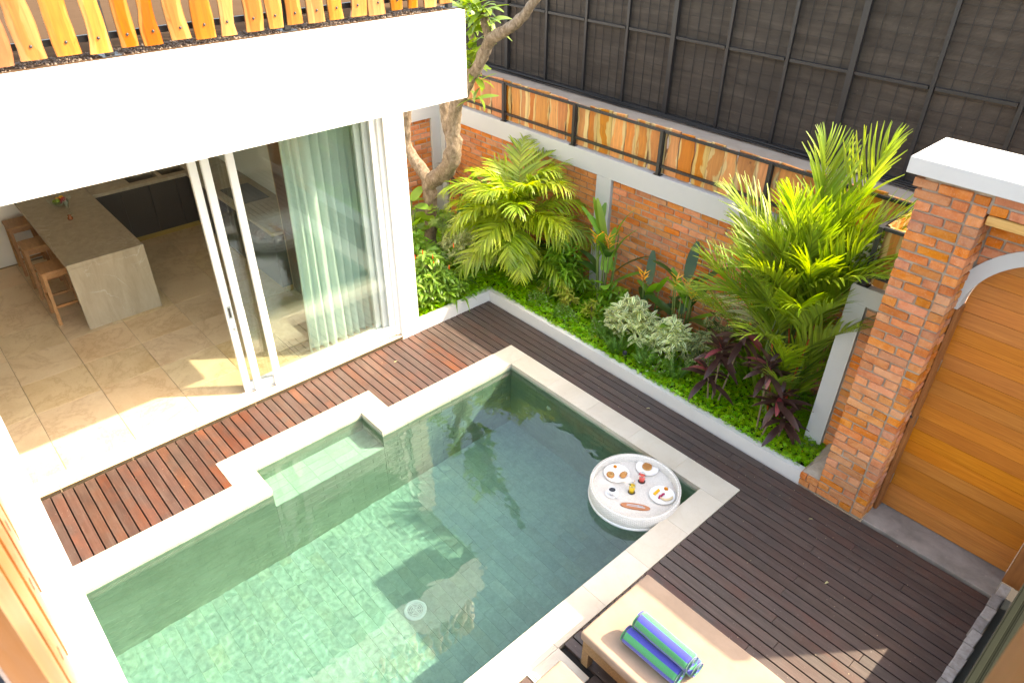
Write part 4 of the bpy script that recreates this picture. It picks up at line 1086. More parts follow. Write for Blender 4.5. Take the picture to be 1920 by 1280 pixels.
# floor with two cup holes: disc of wicker, plus dark discs on top that paint the shade in them
V=[];F=[];UV=[]; n=72
V=[(0,0,0)]+[((TR-.029)*math.cos(2*math.pi*k/n),(TR-.029)*math.sin(2*math.pi*k/n),0) for k in range(n)]; F=[(0,1+k,1+(k+1)%n) for k in range(n)]
UV=[(v[0]*110,v[1]*110) for v in V]
part('tray_floor',mesh('tray_floor',V,F,M['whitewicker'],False,UV),tr_,(0,0,.085),local=True)
FLZ=WZ-.02+.085
PL=[Vector((3.342,-1.219,FLZ)),Vector((3.494,-.937,FLZ)),Vector((3.820,-1.118,FLZ))]
def well_disc(p):
    part('well_shade',revolve('well_shade',[(.0001,.001),(.031,.001),(.036,.002),(.036,0)],M['dark'],24),tr_,(p.x,p.y,FLZ))
pg1=Vector((3.592,-1.291,FLZ)); pg2=Vector((3.566,-1.108,FLZ))
well_disc(pg1); well_disc(pg2)
def dish(p,r,label):
    d=empty('plate',(p.x,p.y,FLZ+.001),label,'plate'); part('dish',revolve('dish',[(.0001,.004),(r*.62,.004),(r*.98,.018),(r,.020),(r*.99,.015),(r*.62,.0),(.0001,.0)],M['ceramic'],40),d,local=True); return d
dish(PL[0],.128,'white plate of pastries and marigold at the left of the tray')
dish(PL[1],.112,'white plate holding the round waffle at the rear of the tray')
dish(PL[2],.122,'white plate of sliced fruit at the right of the tray')
HZ=FLZ+.006
def food(name,label,cat,x,y): return empty(name,(x,y,HZ),label,cat)
# cinnamon roll
o=food('cinnamon_roll','golden spiral bun on the left plate','bun',3.316,-1.281)
for k,(rr_,hh) in enumerate(((.040,.026),(.028,.031),(.015,.036))): part('coil',revolve('coil',[(max(rr_-.014,.0001),hh*.7),(rr_-.009,hh),(rr_-.003,hh*.93),(rr_,hh*.5),(rr_-.004,.0)],M['pastry' if k!=1 else 'pastry2'],22),o,local=True)
o=food('bread_roll','crusty oval bread roll beside the spiral bun','bread roll',3.406,-1.190)
V,F=[],[]
bm=bmesh.new(); bmesh.ops.create_icosphere(bm,subdivisions=3,radius=1)
for v in bm.verts: v.co=Vector((v.co.x*.031*(1-.25*v.co.y),v.co.y*.047,v.co.z*.026))*(1+.10*mnoise.noise(v.co*3))
part('crust',bmesh_me('crust',bm,M['pastry'],True),o,(0,0,.022),local=True)
pm=[Matrix.Translation((U(-.018,.018),U(-.01,.03),.042+U(-.004,.004)))@Euler((U(0,3),U(0,3),U(0,3))).to_matrix().to_4x4()@Matrix.Scale(.004,4) for k in range(40)]
part('sugar_crumbs',mesh_scatter('sugar_crumbs',[ico],pm,M['banana']),o,local=True)
def marig(label,x,y,r):
    o=food('marigold',label,'flower',x,y); pm=[]; tp=leaf_geo(1,.7,2,.2,.6)
    for k in range(70):
        a=U(0,6.28); rr_=r*U(.0,.9); pm.append(place((rr_*.5*math.cos(a),rr_*.5*math.sin(a),.004+.012*(1-rr_/r)),a,U(.1,1.2),0,r*.55))
    part('petal_head',mesh_scatter('petal_head',[tp],pm,M['marigold'],False),o,local=True)
marig('orange marigold head on the pastry plate',3.269,-1.156,.022); marig('larger orange marigold head on the fruit plate',3.794,-1.023,.027)
# waffle
o=food('waffle','round golden waffle with a grid of pockets on the rear plate','waffle',3.482,-.922)
part('disc',revolve('disc',[(.0001,.012),(.044,.012),(.049,.006),(.048,0)],M['pastry2'],28),o,local=True)
for k in range(-3,4):
    h_=math.sqrt(.046**2-(k*.013)**2)
    part('ridge',box_me('ridge',-h_,h_,-.0028,.0028,-.004,.004,M['pastry'])[0],o,(0,k*.013,.0155),local=True); part('ridge',box_me('ridge',-.0028,.0028,-h_,h_,-.004,.004,M['pastry'])[0],o,(k*.013,0,.0150),local=True)
# fruit
o=food('mango_slices','row of yellow mango slices on the fruit plate','fruit',3.761,-1.123)
for k in range(6): part('slice',box_me('slice',-.013,.013,-.006,.006,-.008,.010,M['mango'],.002)[0],o,((k-2.5)*-.001,(k-2.5)*.014,.010),(0,0,.25*(-1)**k),local=True)
o=food('dragonfruit_slices','diced magenta dragon fruit on the fruit plate','fruit',3.821,-1.127)
for k in range(7): part('cube',box_me('cube',-.008,.008,-.008,.008,-.007,.009,M['dragon'],.002)[0],o,(U(-.008,.008),(k-3)*.012,.009),(0,0,U(0,1.5)),local=True)
o=food('banana','curved peeled banana on the edge of the fruit plate','banana',3.871,-1.102)
part('flesh',tube('flesh',spline([(-.045,-.05,.012),(.0,-.048,.014),(.028,-.015,.015),(.034,.02,.014),(.025,.048,.011)],5),lerp_list([.006,.012,.013,.012,.005],21),M['banana'],10),o,local=True)
# drinks
def drink(p,label,mat,h,r,garn):
    o=empty('juice_glass',(p.x,p.y,FLZ+.002),label,'glass')
    part('glass_wall',revolve('glass_wall',[(r*1.03,h*.96),(r*1.08,h+.022),(r*1.04,h+.022),(r*1.01,h*.98)],M['clear'],22),o,local=True)
    part('juice',revolve('juice',[(.0001,.002),(r*.84,.002),(r*1.0,h),(.0001,h)],mat,22),o,local=True)
    if garn=='straw': part('straw',tube('straw',[(0,0,.03),(.010,.012,h+.07)],.0025,M['pastry2'],6),o,local=True); part('mint_leaf',mesh('mint_leaf',*leaf_geo(.03,.014,3)[:2],M['l_dark']),o,(-.01,-.005,h+.005),(0,-.3,3.6),local=True)
    else: part('fruit_garnish',box_me('fruit_garnish',-.003,.003,-.012,.012,-.018,.014,M['dragon'],.002)[0],o,(-r*1.05,-.006,h+.01),(0,.4,.3),local=True)
drink(pg1,'glass of yellow mango juice with a straw in the tray well',M['yel'],.082,.030,'straw'); drink(pg2,'glass of pink juice with a dark fruit garnish in the tray well',M['pink'],.072,.030,'g')
# coffee cup and saucer, spoon
pc=Vector((3.485,-1.453,FLZ))
o=empty('saucer',(pc.x,pc.y,FLZ+.001),'white saucer under the coffee cup','saucer'); part('dish',revolve('dish',[(.0001,.003),(.04,.003),(.062,.012),(.064,.011),(.042,0),(.0001,0)],M['ceramic'],30),o,local=True)
o=empty('coffee_cup',(pc.x-.0,pc.y,FLZ+.005),'white cup of black coffee at the near left of the tray','cup')
part('cup',revolve('cup',[(.0001,.0),(.022,.0),(.034,.03),(.036,.062),(.034,.062),(.032,.03),(.021,.004),(.0001,.004)],M['ceramic'],28),o,local=True)
part('coffee',revolve('coffee',[(.0001,.052),(.0335,.052)],M['coffee'],24),o,local=True)
part('handle',tube('handle',spline([(.034,0,.05),(.055,0,.045),(.055,0,.02),(.03,0,.012)],5),.0035,M['ceramic'],6),o,rot=(0,0,-.6),local=True)
o=empty('teaspoon',(pc.x+.05,pc.y-.01,FLZ+.014),'small steel teaspoon on the saucer rim','spoon'); part('handle',box_me('handle',-.03,.03,-.003,.003,-.001,.001,M['grey_metal'])[0],o,rot=(0,0,-.1),local=True); part('bowl',revolve('bowl',[(.0001,0),(.008,.002)],M['grey_metal'],12),o,(-.036,.003,0),local=True)
# cutlery board
pb=Vector((3.738,-1.412,FLZ))
bd=empty('wooden_board',(pb.x,pb.y,FLZ+.001),'terracotta coloured oval serving board at the near edge of the tray','board')
V=[];n=40;F=[]
for zz,e_ in ((0,1),(.010,1),(.013,.95)):
    for k in range(n): a=2*math.pi*k/n; cx_=abs(math.cos(a))**.8*(1 if math.cos(a)>0 else -1); V.append((cx_*.138*e_,math.sin(a)*.036*e_,zz))
F=[tuple(range(n))[::-1],tuple(range(2*n,3*n))]+[(l*n+k,l*n+(k+1)%n,(l+1)*n+(k+1)%n,(l+1)*n+k) for l in (0,1) for k in range(n)]
ang=.63
part('board',mesh('board',V,F,M['boardw']),bd,rot=(0,0,ang),local=True)
for k,(nm,dy) in enumerate((('fork',.008),('knife',-.008))):
    o=empty(nm,(pb.x-math.sin(ang)*dy,pb.y+math.cos(ang)*dy,FLZ+.016),'steel %s lying on the terracotta board'%nm,nm,rz=ang)
    part('handle',box_me('handle',-.08,.02,-.0035,.0035,-.0012,.0012,M['grey_metal'],.001)[0],o,(-.03,0,0),local=True)
    if nm=='knife': part('blade',box_me('blade',0,.07,-.006,.006,-.0008,.0008,M['grey_metal'])[0],o,(.055,0,0),local=True)
    else:
        for q in range(3): part('tine',box_me('tine',0,.04,-.0011,.0011,-.0008,.0008,M['grey_metal'])[0],o,(.052,(q-1)*.004,0),local=True)
        part('neck',box_me('neck',0,.012,-.006,.006,-.0008,.0008,M['grey_metal'])[0],o,(.026,0,0),local=True)

#PLANTS
# ------------------------------------------------------------------ plants
def frond_mesh(name,L,n,ll,lw,droop,vee,mat,tipdroop=.6,angle=.95,rmat=None,dry=0.0,thin=0):
    """pinnate frond from the origin along +X, arching down; leaflets both sides"""
    pts=[];x=z=0;a=0
    for i in range(n+1):
        pts.append((x,z,a)); a-=droop/n*(.4+1.2*i/n); x+=L/n*math.cos(a); z+=L/n*math.sin(a)
    T=[];Ms=[];pick=[]
    T=[leaf_geo(1,lw/ll,4,.35,tipdroop*k,prof=lambda t: (math.sin(math.pi*min(1,t*.80+.16)))**.7) for k in (.6,1.0,1.5)]
    st=max(1,int(n*.16))
    for i in range(st,n+1):
        t=(i-st)/(n-st); l=ll*(.45+.75*math.sin(math.pi*min(1,.22+t*.66)))*(1-.35*t**4)
        for sd_ in (-1,1):
            if random.random()<.03: continue
            x,z,a=pts[i]; yaw=sd_*(angle*(1-.62*t**1.6)+U(-.06,.06)); 
            m4=Matrix.Translation((x,0,z))@Euler((0,-a,0)).to_matrix().to_4x4()@Euler((-sd_*0,0,0)).to_matrix().to_4x4()@Euler((0,0,yaw)).to_matrix().to_4x4()@Euler((0,-(vee+U(-.09,.09)),0)).to_matrix().to_4x4()@Euler((U(-.3,.3),0,0)).to_matrix().to_4x4()@Matrix.Scale(l,4)
            Ms.append(m4); pick.append(random.randrange(3))
    V,F,UV,A=scatter_geo(T,Ms,pick)
    A=np.repeat(np.random.rand()*.5+.5*A.reshape(-1,15)[:,:1],15,axis=1).ravel() if len(A)%15==0 else A
    # rachis
    k=len(V); rv=[];rf=[]
    for (x,z,a),i in zip(pts,range(n+1)):
        w_=.006*(1-.8*i/n)+.001; rv+=[(x,-w_,z),(x,w_,z),(x,0,z-w_*1.5)]
    for i in range(n):
        for q in range(3): rf.append((k+3*i+q,k+3*i+(q+1)%3,k+3*i+3+(q+1)%3,k+3*i+3+q))
    V=np.vstack([V,rv]); UV=np.vstack([UV,np.full((len(rv),2),.5)]); A=np.concatenate([A,np.full(len(rv),.85)])
    return mesh(name,V,F+rf,mat,True,UV,A)

def palm(label,loc,variants,fr,stems,smat,group=None):
    """fr: list of (dx,dy,z,az,el,scale,variant)"""
    r=empty('palm',loc,label,'palm',group)
    for dx,dy,z,az,el,s_,v in fr:
        m4=place((dx,dy,z),az,el,U(-.35,.35),s_); o=part('frond',variants[v],r,local=True); o.matrix_local=m4
    for P,rad in stems: part('stem',tube('stem',spline(P,5),rad,smat,7),r,local=True)
    return r
random.seed(21)
# left feathery palm
av=[frond_mesh('frond',.98,30,.31,.026,d,v,M['l_palm'],.9,1.0) for d,v in ((1.3,.30),(1.6,.2),(1.9,.15),(1.0,.35))]
av.append(frond_mesh('frond',.9,28,.27,.020,1.7,.1,M['l_yellow'],1.2,1.0))
fr=[]
for k in range(22):
    az=k*2.39996+U(-.2,.2); lay=k/26; el=.22+.95*lay+U(-.12,.12); h=.34+.66*lay+U(-.05,.08)
    fr.append((.10*math.cos(az)*U(0,1.6),.08*math.sin(az),h,az,el,U(.88,1.08),random.randrange(4)))
for k in range(9): fr.append((U(-.06,.06),U(-.04,.06),U(.75,.98),k*2.4,U(1.0,1.35),U(.85,1.0),3 if k%2 else 0))
for az,el,h in ((-.4,.15,.55),(-1.7,.05,.5)): fr.append((0,0,h,az,el,.85,4))
for az,el,h in ((-1.2,.35,.75),(-.7,.25,.7),(-1.9,.45,.85),(-2.5,.3,.75),(-.2,.35,.8),(-1.5,.75,.95),(3.3,.35,.7)): fr.append((0,0,h,az,el,U(.85,1.0),random.randrange(4)))
stems=[([(U(-.14,.14),U(-.1,.1),-.2),(U(-.12,.12),U(-.1,.1),.25),(U(-.1,.1),U(-.08,.08),.7)],lerp_list([.018,.013,.006],11)) for k in range(9)]
palm('feathery green palm arching over the bed beside the forked tree',(-.04,.56,.32),av,fr,stems,M['stem'])
# big bright palm with red stems
rv=[frond_mesh('frond',1.12,32,.46,.024,d,v,M['l_palm2'],.45,.62) for d,v in ((.35,.45),(.5,.4),(.8,.35),(.25,.55))]
rv.append(frond_mesh('frond',1.0,26,.34,.024,1.2,.2,M['l_dry'],1.2,.8))
fr=[]
for k in range(30):
    az=k*2.39996+U(-.3,.3); lay=k/29; el=1.0+.48*lay+U(-.10,.08); h=.78+.75*lay+U(-.1,.1)
    wl=.5-.5*math.cos(az+.75); fr.append((.14*math.cos(az)*U(.3,1.3),.10*math.sin(az),h,az,el+.12*wl,U(.80,1.04)*(1-.30*wl*(1-.6*lay)),random.randrange(4)))
for az,el,h,s_,v in ((2.8,.5,1.35,1.0,0),(3.2,.75,1.45,1.05,3),(-2.6,.35,1.2,.85,1),(0,.8,1.5,1.1,0),(.4,.9,1.5,1.1,3),(-.4,.75,1.45,1.0,0),(2.4,1.25,1.75,1.0,3),(1.2,1.3,1.75,1.05,3),(2.9,.28,1.15,.9,4),(.6,1.05,1.6,1.1,4),(2.2,.95,1.55,.85,4),(-1.2,.9,1.4,.9,0),(-2.0,.8,1.3,.9,1)): fr.append((U(-.1,.1),U(-.05,.05),h,az,el,s_,v))
for k in range(7):
    az=U(-3.1,3.1); fr.append((.17*math.cos(az),.1*math.sin(az),U(.15,.55),az,U(.95,1.35),U(.55,.8),random.randrange(4)))
for az,el,h,v in ((3.0,.55,.95,4),(-2.8,.5,.85,0),(-2.9,.75,1.0,3),(2.7,.9,1.05,0)): fr.append((-.2,-.1,h,az,el,.85,v))
stems=[([(U(-.16,.16),U(-.12,.1),-.2),(U(-.16,.16),U(-.1,.1),.6),(U(-.22,.22),U(-.1,.1),1.35)],lerp_list([.020,.014,.007],11)) for k in range(30)]
rp_=palm('tall bright yellow green palm clump with red leaf stalks before the gate pillar',(3.90,.58,.12),rv,fr,stems,M['stem'])
for P in (((.10,-.12,.1),(.12,-.14,.7),(.0,-.16,1.35)),((.02,-.1,.1),(-.02,-.15,.6),(-.10,-.2,1.1)),((.16,-.1,.1),(.2,-.12,.7),(.26,-.14,1.3))): part('red_stalk',tube('red_stalk',spline(P,6),lerp_list([.012,.009,.006],13),M['stemred'],7),rp_,local=True)

gs=[mesh('leaf',*[(g:=leaf_geo(l,w_,9,.25,d,prof=lambda t:(1-t**3)*.9+.1*(1-t),up=0))[0],g[1]],M['l_mid'],True,g[2]) for l,w_,d in ((.75,.022,.5),(.9,.026,.8),(.6,.03,.35))]
for k in range(46):
    az=U(-3.14,3.14); o=part('leaf',random.choice(gs),rp_,local=True); o.matrix_local=place((.2*math.cos(az)*U(.2,1),.13*math.sin(az)*U(.2,1),U(0,.5)),az,U(.95,1.45),U(-.4,.4),U(.7,1.1))

# forked tree with thick grey bark
tr=empty('tree',(-1.46,.10,.1),'forked grey barked frangipani tree rising beside the white pillar','tree')
def limb(name,P,rad,n=7):
    P=[Vector(p)-Vector((-1.46,.1,.1)) for p in P]; Q=spline(P,n); return part(name,tube(name,Q,lerp_list([q*1.22 for q in rad],len(Q)),M['bark'],22,rough=.30),tr,local=True)
limb('trunk',[(-1.47,.1,.05),(-1.45,.1,.35),(-1.41,.1,.65),(-1.38,.1,.97),(-1.40,.1,1.20),(-1.46,.1,1.32),(-1.62,.1,1.42),(-1.80,.1,1.54),(-1.87,.1,1.72),(-1.81,.1,2.12),(-1.72,.1,2.56),(-1.6,.12,3.0)],[.085,.075,.072,.075,.080,.075,.066,.060,.055,.052,.050,.046])
limb('limb',[(-1.41,.1,1.12),(-1.30,.1,1.30),(-1.05,.1,1.48),(-.87,.1,1.68),(-.80,.1,1.90),(-.81,.1,2.08),(-.75,.1,2.34),(-.63,.1,2.55),(-.46,.1,2.76),(-.27,.1,2.99),(-.14,.1,3.19),(-.06,.1,3.30),(.16,.1,3.43),(.37,.1,3.54),(.56,.1,3.70),(.70,.1,3.85)],[.060,.085,.095,.092,.085,.078,.068,.060,.055,.054,.052,.058,.050,.044,.040,.036])
limb('branch',[(-.85,.12,1.95),(-.95,.14,2.12),(-1.02,.15,2.36),(-1.05,.15,2.68),(-1.09,.15,3.1)],[.055,.060,.052,.046,.04])
limb('branch',[(-.07,.1,3.26),(-.10,.1,3.38),(-.14,.1,3.50),(-.15,.1,3.58)],[.045,.040,.036,.032],4)
limb('branch',[(-.42,.12,2.80),(-.50,.2,3.0),(-.52,.22,3.2),(-.50,.22,3.40)],[.02,.018,.018,.018],4)
lt=[mesh('leaf',*[(g:=leaf_geo(l*1.1,w_*1.05,6,.22,d,prof=lambda t: math.sin(math.pi*min(1,t*.9+.06))**.75))[0],g[1]],M['l_lime'],True,g[2]) for l,w_,d in ((.25,.075,.7),(.22,.065,1.1),(.28,.08,.4))]
lty=mesh('leaf',*[(g:=leaf_geo(.2,.07,6,.25,1.1))[0],g[1]],M['l_yellow'],True,g[2])
clus=[(-.15,.1,3.58,16),(-.50,.22,3.42,15),(-.47,.18,3.16,9),(-.42,.12,2.98,8),(-.52,.1,3.05,7),(-.30,.12,2.80,5),(-.12,.15,3.48,6),(-.45,.2,2.62,3),(-.34,.05,3.62,9),(-.6,.15,3.62,7),(-1.09,.15,3.12,10),(-1.6,.12,3.02,10)]
for cx_,cy_,cz_,n in clus:
    for k in range(int(n*1.5)):
        az=k*2.4+U(-.3,.3); m4=place((cx_+1.46+U(-.03,.03),cy_-.1+U(-.03,.03),cz_-.1+U(-.06,.06)),az,U(-.35,1.0),U(-.5,.5),U(.75,1.1))
        o=part('leaf',random.choice(lt) if random.random()<.93 else lty,tr,local=True); o.matrix_local=m4

def leafset(tpls,mat,label,cat,name,loc,specs,stems=(),group=None,smat='stem',partname='leaf'):
    """specs: (pos, az, el, roll, scale) each leaf an object; tpls are meshes"""
    r=empty(name,loc,label,cat,group)
    for (p,az,el,ro,s_) in specs:
        o=part(partname,random.choice(tpls),r,local=True); o.matrix_local=place(p,az,el,ro,s_)
    for P,rad in stems: part('stem',tube('stem',spline(P,4),rad,M[smat],6),r,local=True)
    return r
def leafmeshes(mat,specs,n=6,prof=None,nm='leaf'):
    out=[]
    for L,W,fold,droop,up in specs:
        V,F,UV=leaf_geo(L,W,n,fold,droop,prof,up=up); out.append(mesh(nm,V,F,mat,True,UV,np.full(len(V),random.random())))
    return out
# banana-like paddles behind the tree
pad=leafmeshes(M['l_lime'],((.30,.17,.12,.5,.1),(.26,.16,.15,.8,.1),(.34,.18,.1,.3,.2)),7,prof=lambda t: math.sin(math.pi*min(1,t*.86+.10))**.5)
sp=[];stm=[]
for k in range(16):
    az=U(-3.1,3.1); h=U(.25,1.0); rr_=U(.05,.28); p=(rr_*math.cos(az),rr_*math.sin(az)*.8,h); sp.append((p,az,U(-.2,.9),U(-.5,.5),U(.75,1.15))); stm.append(([(0,0,0),(p[0]*.4,p[1]*.4,h*.6),p],.009))
leafset(pad,None,'lime green broad paddle leaved plant tucked between pillar and tree trunk','plant','paddle_plant',(-1.55,-.16,.12),sp,stm)
# lobed leaf plant
def lobed_mesh():
    V=[(0,0,0)];UV=[(.5,.5)];F=[]; n=40
    for k in range(n+1):
        a=-2.75+5.5*k/n; rr_=.075*(1+.34*math.cos(a*6.0))*(1-.10*abs(a)/2.75); V.append((rr_*math.cos(a)+.02,rr_*math.sin(a),.012*math.cos(a*6)-.10*rr_)); UV.append((.5+.1*math.cos(a),.5+.1*math.sin(a)))
    for k in range(n): F.append((0,k+1,k+2))
    return mesh('leaf',V,F,M['l_lime'],True,np.array(UV))
lb=lobed_mesh(); sp=[];stm=[]
for k in range(15):
    az=k*2.4; rr_=U(.05,.22); h=.62+U(-.12,.16); p=(rr_*math.cos(az),rr_*math.sin(az),h); sp.append((p,az,U(-.5,.2),U(-.3,.3),U(.85,1.25))); stm.append(([(0,0,.45),(p[0]*.5,p[1]*.5,h+.03),p],.003))
stm.append(([(-.02,0,0),(0,.02,.2),(0,0,.46)],.011))
leafset([lb],None,'small sapling with lobed light green leaves just right of the forked trunk','plant','lobed_plant',(-1.02,.02,.22),sp,stm)

def bush(name,label,loc,rx,ry,h,ntips,perwhorl,lspec,mat,droop=.2,flower=None,cat='shrub',h0=.25,elr=(-.2,.9),ns=7,group=None):
    tp=[leaf_geo(1,lspec[1]/lspec[0],4,.25,lspec[2]*k) for k in (.6,1,1.4)]; Ms=[];tips=[]
    for t in range(ntips):
        a=U(0,6.283); rr_=math.sqrt(U(0,1)); px_,py_=rx*rr_*math.cos(a),ry*rr_*math.sin(a)
        top=h*(1-.55*rr_**2); pz=top*(U(h0,1)**.6)
        tips.append((px_,py_,pz))
        for k in range(perwhorl):
            az=k*2.4+U(-.4,.4); Ms.append(place((px_+U(-.01,.01),py_+U(-.01,.01),pz+U(-.02,.02)),az,U(*elr),U(-.4,.4),lspec[0]*U(.65,1.15)))
    r=empty(name,loc,label,cat,group)
    part('foliage',mesh_scatter('foliage',tp,Ms,mat,pick=[random.randrange(3) for _ in Ms]),r,local=True)
    for k in range(ns):
        t=random.choice(tips); part('stem',tube('stem',spline([(t[0]*.25,t[1]*.25,0),(t[0]*.7,t[1]*.7,t[2]*.5),t],3),.0045,M['stembrown'],5),r,local=True)
    if flower:
        fm,fn,fs=flower; Ms=[]
        tf=[leaf_geo(1,.45,2,.3,.3)]
        for k in range(fn):
            t=random.choice(tips); 
            for q in range(5): Ms.append(place((t[0]+U(-.01,.01),t[1]+U(-.01,.01),t[2]+fs*.8),q*1.257,U(.1,.9),0,fs))
        part('blossom',mesh_scatter('blossom',tf,Ms,fm),r,local=True)
    return r
bush('variegated_shrub','grey green white edged shrub in the shade at the foot of the palm',(-.80,.22,.12),.36,.30,.80,120,8,(.10,.036,.6),M['l_var'],h0=.2)
rb=bush('flowering_shrub','lime green shrub with orange red flower spikes leaning on the white pillar',(-.26,-.78,.12),.20,.30,.80,95,8,(.13,.036,.9),M['l_lime'],h0=.12)
sp_=[leaf_geo(1,.5,2,.4,-.2)]
for k in range(9):
    x,y,z=U(-.2,.17),U(-.25,.28),U(.5,.80); Ms=[place((x,y,z+.006*q),q*2.1,1.1,0,.026) for q in range(8)]
    part('flower_spike',mesh_scatter('flower_spike',sp_,Ms,M['f_red']),rb,local=True)
bush('light_shrub','small bright green ginger clump spilling over the short kerb end',(-.24,-.52,.12),.17,.22,.42,44,6,(.15,.042,1.0),M['l_lime'],h0=.1)
# strappy plants
strap=leafmeshes(M['l_mid'],((.46,.030,.25,1.7,.9),(.52,.034,.25,1.3,.7),(.36,.028,.3,2.0,.7)),9,prof=lambda t:(1-t**3)*.9+.1*(1-t))
strapl=leafmeshes(M['l_lime'],((.42,.034,.25,1.9,.9),(.38,.034,.25,1.6,.7)),9,prof=lambda t:(1-t**3)*.9+.1*(1-t))
leafset(strap,None,'dark green strappy plant arching out behind the short kerb','plant','strap_plant',(-.38,-.10,.14),[((U(-.04,.04),U(-.04,.04),0),k*2.4,U(.1,.75),U(-.2,.2),U(.85,1.25)) for k in range(24)])
leafset(strapl,None,'bright strappy plant bending over the corner of the short kerb','plant','strap_plant',(-.20,-.42,.14),[((U(-.04,.04),U(-.04,.04),0),k*2.4,U(-.1,.65),U(-.2,.2),U(.8,1.1)) for k in range(20)])
leafset(strap,None,'loose strappy plant in the ground cover under the feathery palm','plant','strap_plant',(.12,.36,.14),[((U(-.04,.04),U(-.04,.04),0),k*2.4,U(-.1,.75),U(-.2,.2),U(.6,.9)) for k in range(15)])
bush('lady_palm_shrub','mid green bushy shrub with narrow leaves right of the feathery palm',(.70,.70,.12),.28,.24,.86,110,8,(.17,.028,.8),M['l_mid'],h0=.15)
bush('undergrowth_shrub','dark leafy shrub in the shade against the brick wall behind the tree',(-1.35,.95,.10),.45,.22,.75,90,6,(.16,.06,.7),M['l_mid'],h0=.1)
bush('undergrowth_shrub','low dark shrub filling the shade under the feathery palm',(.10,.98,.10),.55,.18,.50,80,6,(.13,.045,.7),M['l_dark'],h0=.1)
bush('green_shrub','mid green shrub between the tall heliconia and the small one',(1.62,.66,.12),.28,.22,.52,75,7,(.12,.034,.7),M['l_mid'],h0=.1)
bush('green_shrub','fresh green low shrub right of the cream edged shrub',(3.15,.92,.12),.34,.16,.62,75,7,(.13,.034,.7),M['l_lime'],h0=.1)
bush('green_shrub','lime green leafy shrub between the forked trunk and the white pillar',(-.95,-.42,.12),.34,.24,.66,90,7,(.15,.05,.7),M['l_lime'],h0=.15)
bush('green_shrub','low green shrub at the foot of the feathery palm, kerb corner side',(.22,.66,.12),.30,.16,.34,60,7,(.11,.028,.7),M['l_mid'],h0=.1)
bush('yellow_shrub','small yellow green whorled shrub at the front edge of the narrow leaved bush',(.98,.46,.12),.13,.13,.36,20,9,(.085,.030,.5),M['l_yellow'],h0=.35)
bush('yellow_shrub','yellow green whorled shrub at the foot of the first yellow flowered plant',(1.42,.52,.12),.13,.12,.30,18,8,(.08,.028,.5),M['l_yellow'],h0=.35)
bush('yellow_shrub','dim yellow shrub hidden between palm and narrow leaved bush',(.62,.50,.12),.10,.10,.30,12,8,(.075,.026,.5),M['l_yellow'],h0=.35)
bush('white_leaf_shrub','pale cream variegated shrub mounded in the middle of the bed',(2.12,.44,.12),.34,.24,.70,105,8,(.115,.038,.5),M['l_var'],h0=.35)
bush('white_leaf_shrub','lower pale cream variegated shrub right of the mounded one',(2.62,.50,.12),.26,.20,.60,75,8,(.11,.036,.5),M['l_var'],h0=.3)
bush('cream_shrub','loose green and cream shrub between pale shrub and purple plants',(3.08,.62,.12),.26,.2,.82,90,6,(.085,.036,.5),M['l_var2'],h0=.15)
for k,(x,y,h,l) in enumerate(((.72,.24,.20,'low fine leaved shrub with tiny white flowers near the kerb corner'),(1.75,.30,.24,'low white flowered shrub below the second yellow shrub'),(2.62,.20,.26,'low white flowered shrub beside the black spotlight'),(1.15,.26,.2,'low dark white flowered shrub below the first yellow shrub'))):
    bush('white_flower_shrub',l,(x,y,.13),.22,.13,h,80,6,(.04,.011,.4),M['l_mid'],flower=(M['f_white'],24,.011),h0=.1,group='low white flowered shrubs')
# foxtail ferns
def foxtail(label,loc,n,h):
    r=empty('foxtail_fern',loc,label,'fern'); tp=[leaf_geo(1,.12,2,.2,.3)]
    for k in range(n):
        az=k*2.4; tilt=U(.05,.55); H=h*U(.65,1.1); P=[];Ms=[]
        for q in range(170):
            t=q/170; c=Vector((math.sin(tilt)*H*t*math.cos(az)+.05*math.cos(az),math.sin(tilt)*H*t*math.sin(az)+.05*math.sin(az),math.cos(tilt)*H*t-.03*t*t))
            Ms.append(place(c,U(0,6.28),U(.3,1.0),0,.040*math.sin(math.pi*min(1,t*.85+.12))**.6))
        part('plume',mesh_scatter('plume',tp,Ms,M['l_fox']),r,local=True)
foxtail('bright foxtail fern with upright plumes before the pale mounded shrub',(2.10,.17,.15),18,.40)
foxtail('second foxtail fern, right of the upright one and below the lower pale shrub',(2.50,.22,.15),16,.38)
foxtail('third foxtail fern nearest the purple plants',(2.88,.28,.15),14,.34)
foxtail('small foxtail fern left of the black spotlight',(1.82,.30,.15),11,.30)
